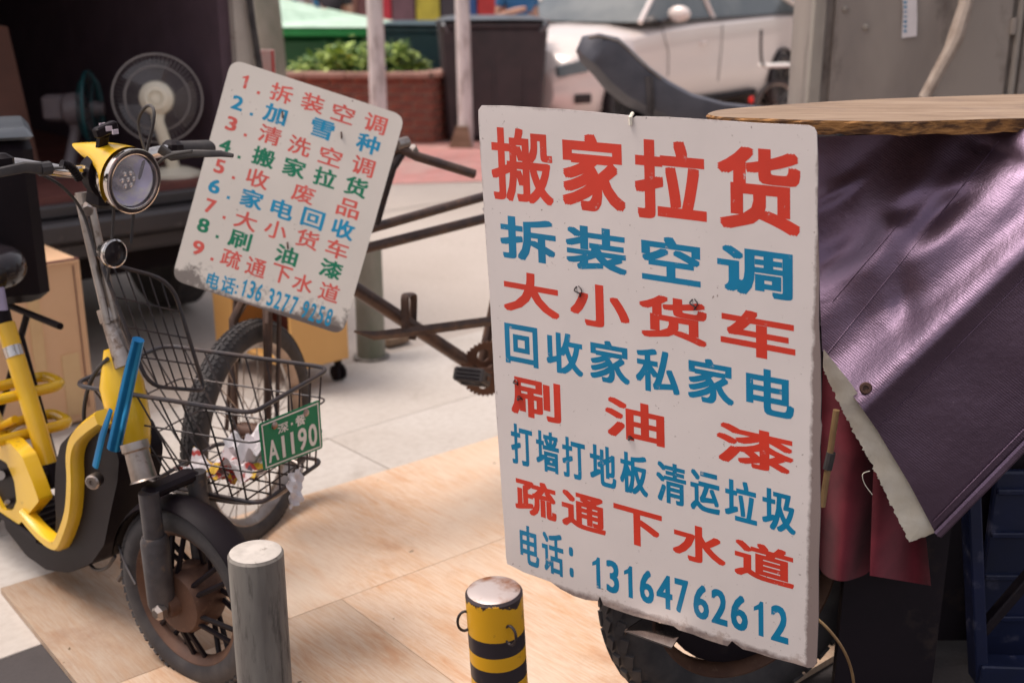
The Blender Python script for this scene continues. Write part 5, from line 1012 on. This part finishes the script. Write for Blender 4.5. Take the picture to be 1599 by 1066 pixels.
us = [-2.25+4.47*k/60 for k in range(61)]; mb = MB(); m_ = 21; rings = []
for u in us:
    hf = car_section(u); pts = [cp_(u, y, z) for y, z in hf]+[cp_(u, -y, z) for y, z in hf[::-1][1:-1]]; rings.append(pts)
nn_ = len(rings[0]); mb.add([p for r__ in rings for p in r__], [(i*nn_+k, i*nn_+(k+1) % nn_, (i+1)*nn_+(k+1) % nn_, (i+1)*nn_+k) for i in range(60) for k in range(nn_)]+[tuple(range(nn_)), tuple(60*nn_+k for k in range(nn_))]); mb.build('body', M['carpaint'], car, smooth=40)
# greenhouse: windscreen, side glass, roof, pillars
Bb = [(.98, .80, .985), (-1.75, .78, 1.02)]; Tt = [(.2, .6, 1.4), (-1.0, .58, 1.41)]
for s_ in (-1, 1):
    mb = MB(); mb.add([cp_(.93, .8*s_, .97), cp_(-1.75, .78*s_, 1.0), cp_(-1.0, .6*s_, 1.39), (cp_(.22, .62*s_, 1.385))], [(0, 1, 2, 3)]); mb.build('side_glass', M['glass'], car, smooth=0)
    for a, b, w in (((.98, .8, .965), (.2, .61, 1.39), .028), ((-.45, .8, .97), (-.35, .61, 1.4), .03), ((-1.78, .79, 1.0), (-1.0, .59, 1.4), .04), ((.22, .61, 1.395), (-1.0, .6, 1.405), .025), ((.95, .815, .965), (-1.75, .795, .99), .014)):
        mb = MB(); mb.tube([cp_(a[0], a[1]*s_, a[2]), cp_(b[0], b[1]*s_, b[2])], w, 8); mb.build('pillar', M['carpaint'] if w > .02 else M['gloss'], car)
mb = MB(); mb.grid(lambda u, v: cp_(.98+(.2-.98)*v+.14*(1-(2*u-1)**2)*(1-v*.5), (2*u-1)*(.79-.19*v), .965+.43*v), 14, 8); mb.build('windscreen', M['glass'], car, smooth=60)
mb = MB(); mb.grid(lambda u, v: cp_(-1.0-.8*v, (2*u-1)*(.58+.19*v), 1.405-.4*v), 8, 5); mb.build('rear_glass', M['glass'], car)
mb = MB(); mb.grid(lambda u, v: cp_(.2-1.2*v, (2*u-1)*.6, 1.405+.05*math.sin(v*3.14)*(1-(2*u-1)**4)+.01), 12, 8); mb.build('roof', M['carpaint'], car, smooth=60)
mb = MB(); mp = cp_(.5, .98, 1.03)
mb.grid(lambda u, v: mp+Cf_*(.075*math.sin((v-.5)*3.14)*-1)+Cl*(.13*math.cos(u*6.283)*math.cos((v-.5)*3.14)**.7)+UP*(.085*math.sin(u*6.283)*math.cos((v-.5)*3.14)**.7), 20, 10); mr = mb.build('door_mirror', M['carpaint'], car, smooth=80)
mb = MB(); mb.tube([mp-Cl*.08-UP*.05, cp_(.7, .86, .96)], .025, 8); mb.build('mirror_arm', M['gloss'], mr)
for (xf, nmw) in ((1.35, 'wheel'), (-1.35, 'wheel')):
    for s_ in (-1, 1):
        c = cp_(xf, .80*s_, .325); n = Cl*s_
        mb = MB(); mb.lathe(c+n*.015, n, [(0, 0), (.365, 0), (.385, .075), (.36, .09), (.35, .02), (0, .02)], 40); mb.build('wheel_arch', M['black'], car)
        mb = MB(); mb.lathe(c, n, [(.225, .1), (.3, .115), (.325, .09), (.325, -.1), (.225, -.1), (.225, .1)], 40); w = mb.build(nmw, M['rubber'], car)
        mb = MB()
        for k in range(7):
            a = 2*math.pi*k/7; dx = Cf_*math.cos(a)+UP*math.sin(a); mb.box(c+n*.09+dx*.12, (.22, .035, .02), (dx, n.cross(dx), n), bev=.004)
        mb.lathe(c+n*.07, n, [(.205, .02), (.228, .035), (.228, 0), (.205, 0)], 36); mb.lathe(c+n*.07, n, [(0, .03), (.04, .03), (.05, 0), (0, 0)], 16); mb.build('rim', M['steel'], w)
mb = MB(); mb.tube([cp_(.55, .902, .5), cp_(.56, .905, .7), cp_(.66, .868, .93)], .004, 5); mb.build('door_gap', M['black'], car)
mb = MB(); mb.tube([cp_(-.45, .902, .4), cp_(-.47, .905, .7), cp_(-.5, .868, .93)], .004, 5); mb.build('door_gap', M['black'], car)
mb = MB(); mb.tube(smooth_path([cp_(-.12, .903, .76), cp_(-.2, .925, .765), cp_(-.3, .903, .765)], 4), .014, 8); mb.build('door_handle', M['carpaint'], car)
mb = MB(); mb.tube([cp_(-.95, .89, .22), cp_(.95, .89, .22)], .04, 6); mb.build('side_skirt', M['black'], car)
for s_ in (-1, 1):
    mb = MB(); mb.prism(round_poly([cp_(1.98, .80*s_, .6), cp_(2.2, .62*s_, .56), cp_(2.2, .6*s_, .64), cp_(1.9, .84*s_, .72)], .02, 3), Cl*s_*.035); mb.build('headlight', M['glass'], car)
    mb = MB(); mb.box(cp_(2.0, .80*s_, .38), (.2, .03, .09), ((Cf_-Cl*s_*.35).normalized(), (Cl*s_+Cf_*.35).normalized(), UP), bev=.01); mb.build('fog_lamp', M['gloss'], car)
# ------------------------------------------------------------------ bicycle with a child seat, motorcycle behind the sign
byc = G(1208, 214); byA = math.radians(62); Yf = V((math.sin(byA), math.cos(byA), 0)); Yn = V((math.cos(byA), -math.sin(byA), 0)); cyc = thing('bicycle', byc, 'black bicycle with a white child seat plank and backrest bar by the grey cabinet', 'bicycle')
wc2 = byc+UP*.28; wheel(cyc, wc2, Yn, Yf, .28, .022, M['steel'], M['steel'], 20, .03, .06, .0015, 24, (0,), False, M['steel'], 'rear_wheel'); wheel(cyc, wc2+Yf*.98, Yn, Yf, .28, .022, M['steel'], M['steel'], 20, .03, .06, .0015, 24, (0,), False, M['steel'], 'front_wheel')
mb = MB(); mb.lathe(wc2, Yn, [(.3, -.03), (.308, 0), (.3, .03), (.296, .03), (.304, 0), (.296, -.03)], 30, u=-Yf, a0=-.2, a1=2.2, closed=True); mb.build('mudguard', M['black'], cyc)
sp = wc2+UP*.42
mb = MB(); mb.box(sp, (.36, .2, .03), (Yf, Yn, UP), bev=.008); mb.build('seat_plank', M['white'], cyc); mb = MB(); mb.tube(smooth_path([sp-Yf*.08-UP*.02, sp-Yf*.2+UP*.02, sp-Yf*.235+UP*.2, sp-Yf*.24+UP*.34], 4), .013, 8); mb.tube([sp-Yf*.1, wc2-Yf*.05], .009, 6); mb.tube([sp+Yf*.1, wc2+Yf*.05], .009, 6); mb.build('backrest_bar', M['black'], cyc)
for a, b in ((wc2, wc2+Yf*.42+UP*.02), (wc2+Yf*.42+UP*.02, wc2+Yf*.3+UP*.5), (wc2+Yf*.42+UP*.02, wc2+Yf*.82+UP*.42), (wc2+Yf*.98, wc2+Yf*.8+UP*.6)): mb = MB(); mb.tube([a, b], .014, 8); mb.build('frame_tube', M['black'], cyc)
mb = MB(); mb.tube([wc2+Yf*.8+UP*.6-Yn*.25, wc2+Yf*.8+UP*.6+Yn*.25], .011, 8); mb.build('handlebar', M['steel'], cyc); mb = MB(); mb.lathe(wc2-Yf*.31+UP*.1, -Yf, [(.035, 0), (.03, .012), (0, .015)], 16); mb.build('reflector', M['red'], cyc)
mY = 4.9; mc = thing('motorcycle', D(1040, 470, mY), 'motorcycle with a long upswept blue grey saddle behind the big sign', 'motorcycle'); ORG[mc] = V(mc.location)
Msd = V((0, mY, 0)); Mn = V((.12, -.99, 0)).normalized(); Mp = V((0, mY, 0))
def MM(x, y, o=0.0): return PL(x, y, Mp+Mn*o, Mn)
top = [(905, 57), (940, 55), (965, 66), (985, 88), (1010, 112), (1040, 135), (1075, 153), (1110, 162), (1180, 172), (1260, 176)]
bot = [(905, 64), (900, 76), (899, 86), (912, 96), (936, 118), (960, 146), (985, 172), (1010, 190), (1100, 205), (1260, 215)]
mb = MB(); K = 40; pairs = [((909, 57), (899, 80)), ((935, 53), (906, 97)), ((965, 60), (925, 116)), ((990, 83), (945, 141)), ((1015, 107), (973, 163)), ((1045, 128), (1012, 183)), ((1080, 147), (1060, 202)), ((1130, 161), (1125, 208)), ((1260, 175), (1260, 215))]
tpth = [lerp_path([p[0] for p in pairs], 0)]*0; bpth = []
for k in range(K+1):
    q = k/K*(len(pairs)-1); i = min(int(q), len(pairs)-2); f_ = q-i; tpth.append(tuple(a_+(b_-a_)*f_ for a_, b_ in zip(pairs[i][0], pairs[i+1][0]))); bpth.append(tuple(a_+(b_-a_)*f_ for a_, b_ in zip(pairs[i][1], pairs[i+1][1])))
vs_ = []; prs = [(-.13, .22, 0), (-.14, .5, 0), (-.13, .94, 0), (-.115, 1.0, 0), (-.05, 1.02, 0), (.05, 1.02, 0), (.115, 1.0, 0), (.13, .94, 0), (.14, .5, 0), (.13, .22, 0), (.05, .0, 0), (-.05, .0, 0)]
for k in range(K+1):
    wk = .55+.45*min(1, k/8) if k < 8 else 1
    for (o, f, _) in prs: x = bpth[k][0]+(tpth[k][0]-bpth[k][0])*f; y = bpth[k][1]+(tpth[k][1]-bpth[k][1])*f; vs_.append(MM(x, y, o*wk))
n = len(prs); mb.add(vs_, [(i*n+k, i*n+(k+1) % n, (i+1)*n+(k+1) % n, (i+1)*n+k) for i in range(K) for k in range(n)]+[tuple(range(n)), tuple(K*n+k for k in range(n))]); sd_ = mb.build('saddle', M['seat'], mc, smooth=35)
mb = MB(); mb.tube([MM(x, y+4, .128) for x, y in tpth[2:24]], .006, 6); mb.build('saddle_piping', M['steel'], sd_)
mb = MB(); mb.tube([MM(1013, 120, .14), MM(1016, 160, .15), MM(1014, 190, .14)], .016, 4, flat=.3); mb.build('saddle_strap', M['fork'], sd_)
for (dx) in (-.05, 1.15):
    c = V((MM(1000, 300).x+dx, mY, .29)); wheel(mc, c, Mn, V((1, 0, 0)), .29, .05, M['steel'], M['black'], 12, .07, .12, .006, 34, (-.4, .4), False, M['steel'], 'wheel')
mb = MB(); q0 = MM(1150, 220); mb.box(q0-UP*.16, (.6, .2, .25), bev=.05); mb.build('engine_cover', M['gloss'], mc)
for a, b in (((q0-UP*.1), V((MM(1000, 300).x-.05, mY, .29))), ((q0-UP*.1), V((MM(1000, 300).x+1.15, mY, .29)))): mb = MB(); mb.tube([a, b], .025, 8); mb.build('frame_tube', M['black'], mc)
mb = MB(); mb.tube([MM(985, 178, .0), MM(1060, 240, 0)], .03, 8); mb.build('tail_frame', M['black'], mc)
# ------------------------------------------------------------------ grey utility cabinet
uc = D(1262, 170, 4.4); u0 = uc.x; ut = thing('utility_cabinet', (u0+.7, 4.6, 0), 'tall stained grey metal utility cabinet behind the wooden board', 'cabinet')
mb = MB(); mb.box((u0+.75, 4.6, 1.0), (1.5, .3, 2.0), bev=.01); mb.build('cabinet_body', M['cabinetpaint'], ut)
mb = MB(); mb.box((u0+.41, 4.44, 1.0), (.66, .02, 1.9), bev=.004); dr = mb.build('door', M['cabinetpaint'], ut)
mb = MB(); mb.box((u0+1.12, 4.44, 1.0), (.66, .02, 1.9), bev=.004); dr2 = mb.build('door', M['cabinetpaint'], ut)
mb = MB(); mb.box((u0+.022, 4.435, 1.0), (.05, .04, 2.0), bev=.006); mb.build('corner_trim', M['cabedge'], ut)
mb = MB(); mb.tube([(u0+.765, 4.425, .1), (u0+.765, 4.425, 1.95)], .012, 8); mb.build('door_rod', M['cabedge'], ut)
for z in (1.3, 1.02, .6): mb = MB(); mb.tube([(u0+.745, 4.425, z-.03), (u0+.745, 4.425, z+.03)], .012, 8); mb.build('hinge', M['cabinetpaint'], ut)
for (x, y) in ((1320, 15), (1352, 43)): mb = MB(); q = D(x, y, 4.428); mb.lathe(q, V((0, -1, 0)), [(.012, 0), (.01, .006), (0, .008)], 12); mb.build('screw', M['cabedge'], ut)
mb = MB(); mb.prism([D(1408, -40, 4.425), D(1430, -40, 4.425), D(1432, 28, 4.425), D(1431, 57, 4.425), D(1408, 60, 4.425), D(1410, 20, 4.425)], V((0, -.003, 0))); np_ = mb.build('paper_strip', M['paperplain'], label='narrow torn paper strip with blue print stuck on the grey cabinet', cat='paper', smooth=0)
mb = MB(); r = random.Random(2)
for k in range(7): q = D(1413.5, 4+k*7.5, 4.4205); mb.box(q, (.012, .0006, .007*r.uniform(.6, 1.2)))
mb.build('blue_print', M['ink_blue'], np_, smooth=0)
mb = MB(); mb.tube([D(1442, 155, 4.25), D(1462, 118, 4.27), D(1484, 78, 4.3), D(1492, 60, 4.31), D(1508, 8, 4.36), D(1512, -50, 4.38)], [.02, .022, .024, .029, .026, .026], 10); sk = mb.build('branch', mat('dry_branch', (.36, .29, .24), .85, 0, (.24, .18, .14), 14, bmp=.5, bs=40), label='dry pale branch leaning against the grey cabinet', cat='branch')
mb = MB(); mb.tube([D(1442, 155, 4.25), V((D(1400, 240, 4.1).x, 4.1, 0))], .02, 8); mb.build('branch_foot', sk.data.materials[0], sk)
# ------------------------------------------------------------------ people and the shop far behind
def person(px, d, shirt, lab, yaw=0, seed=0, hair=True, sc1=1.0, skirt=None):
    c = D(px, 10, d); c = V((c.x, d, 0)); X = V((math.cos(yaw), math.sin(yaw), 0)); Y = V((-math.sin(yaw), math.cos(yaw), 0)); t = thing('person', c, lab, 'person')
    def q(x, y, z): return c+X*x+Y*y+UP*z*sc1
    J = [q(0, 0, .95), q(0, 0, 1.15), q(0, .01, 1.38), q(0, 0, 1.46), q(0, -.01, 1.53), q(0, -.01, 1.62), q(0, 0, 1.7)]; Rd = [.13, .115, .13, .055, .05, .085, .075]; Ed = [(0, 1), (1, 2), (2, 3), (3, 4), (4, 5), (5, 6)]
    for s_ in (-1, 1):
        b = len(J); J += [q(.17*s_, .0, 1.38), q(.24*s_, .02, 1.13), q(.12*s_, -.2, 1.14 if s_ > 0 else 1.2), q(.03*s_, -.27, 1.2 if s_ > 0 else 1.22)]; Rd += [.055, .042, .032, .03]; Ed += [(2, b), (b, b+1), (b+1, b+2), (b+2, b+3)]
        b = len(J); J += [q(.09*s_, 0, .88), q(.1*s_, -.01, .48), q(.1*s_, .02, .08), q(.1*s_, -.14, .04)]; Rd += [.085, .058, .042, .035]; Ed += [(0, b), (b, b+1), (b+1, b+2), (b+2, b+3)]
    def skin(name, J, Rd, Ed, m, lev=1, root=0):
        me = bpy.data.meshes.new(name); me.from_pydata([tuple(j-ORG[t]) for j in J], Ed, []); o = bpy.data.objects.new(name, me); COL.objects.link(o)
        md = o.modifiers.new('s', 'SKIN'); 
        for i, v in enumerate(me.skin_vertices[0].data): v.radius = (Rd[i], Rd[i]); v.use_root = (i == root)
        su = o.modifiers.new('u', 'SUBSURF'); su.levels = lev; su.render_levels = lev
        dg = bpy.context.evaluated_depsgraph_get(); dg.update(); m2 = bpy.data.meshes.new_from_object(o.evaluated_get(dg)); o.modifiers.clear(); o.data = m2; m2.materials.clear(); m2.materials.append(m); m2.polygons.foreach_set('use_smooth', [True]*len(m2.polygons)); o.parent = t; return o
    skin('body', J, Rd, Ed, M['skin'])
    Js = [q(0, 0, .93), q(0, 0, 1.15), q(0, .01, 1.37), q(0, 0, 1.43)]; Rs = [.155, .14, .155, .07]; Es = [(0, 1), (1, 2), (2, 3)]
    for s_ in (-1, 1): b = len(Js); Js += [q(.175*s_, 0, 1.37), q(.22*s_, .015, 1.22)]; Rs += [.075, .062]; Es += [(2, b), (b, b+1)]
    skin('shirt', Js, Rs, Es, shirt)
    Jl = [q(0, 0, .95)]; Rl = [.15]; El = []
    for s_ in (-1, 1): b = len(Jl); Jl += [q(.09*s_, 0, .86), q(.1*s_, -.01, .48), q(.1*s_, .02, .1)]; Rl += [.1, .075, .06]; El += [(0, b), (b, b+1), (b+1, b+2)]
    skin('trousers', Jl, Rl, El, skirt or M['darkcloth'])
    mb = MB(); hc = q(0, .02, 1.665); mb.grid(lambda u, v: hc+X*(.095*math.cos(u*6.283)*math.cos((v-.35)*2.4))+Y*(.105*math.sin(u*6.283)*math.cos((v-.35)*2.4)+.01)+UP*(.105*math.sin((v-.35)*2.4)), 18, 10); mb.build('hair', M['hair'], t, smooth=80)
    mb = MB(); mb.box(q(0, -.3, 1.24), (.07, .012, .14), (X, (Y+UP*.8).normalized(), (UP-Y*.8).normalized()), bev=.004); mb.build('hand_phone', M['bluecloth'], t)
person(458, 14.2, M['palecloth'], 'person in a pale lilac top standing behind the green container', .2)
person(520, 14.0, M['darkcloth'], 'person in dark clothes with bare forearms behind the green container', -.5)
person(808, 12.9, M['bluecloth'], 'person in a blue top with bent arms behind the dark brown bin', .5)
shp = thing('shop_stall', (0, 18.4, 0), 'row of brightly coloured shop boards far behind the bins', 'stall')
r = random.Random(12); x = -5.2; pal = [(.45, .03, .03), (.03, .02, .03), (.45, .4, .42), (.03, .12, .28), (.55, .25, .04), (.03, .2, .4), (.4, .12, .06), (.6, .3, .05), (.6, .3, .05), (.25, .12, .09), (.16, .06, .06), (.5, .03, .05), (.16, .08, .1), (.5, .42, .05), (.05, .04, .05), (.03, .1, .3)]
pm_ = [mat('board_colour', c, .6) for c in pal]; i = 0
while x < 8:
    w = r.uniform(.22, .42); mb = MB(); hh = r.uniform(2.0, 2.6); mb.box((x+w/2, 18.4+r.uniform(-.05, .05), hh/2+.1), (w-.02, .08, hh), bev=.01); mb.build('coloured_board', pm_[(i+(0 if x < 0 else 3)) % len(pm_)], shp); x += w; i += 1
mb = MB(); mb.box((1.5, 18.9, 1.6), (16, .3, 3.2)); mb.build('back_wall', M['darkcloth'], shp, smooth=0)
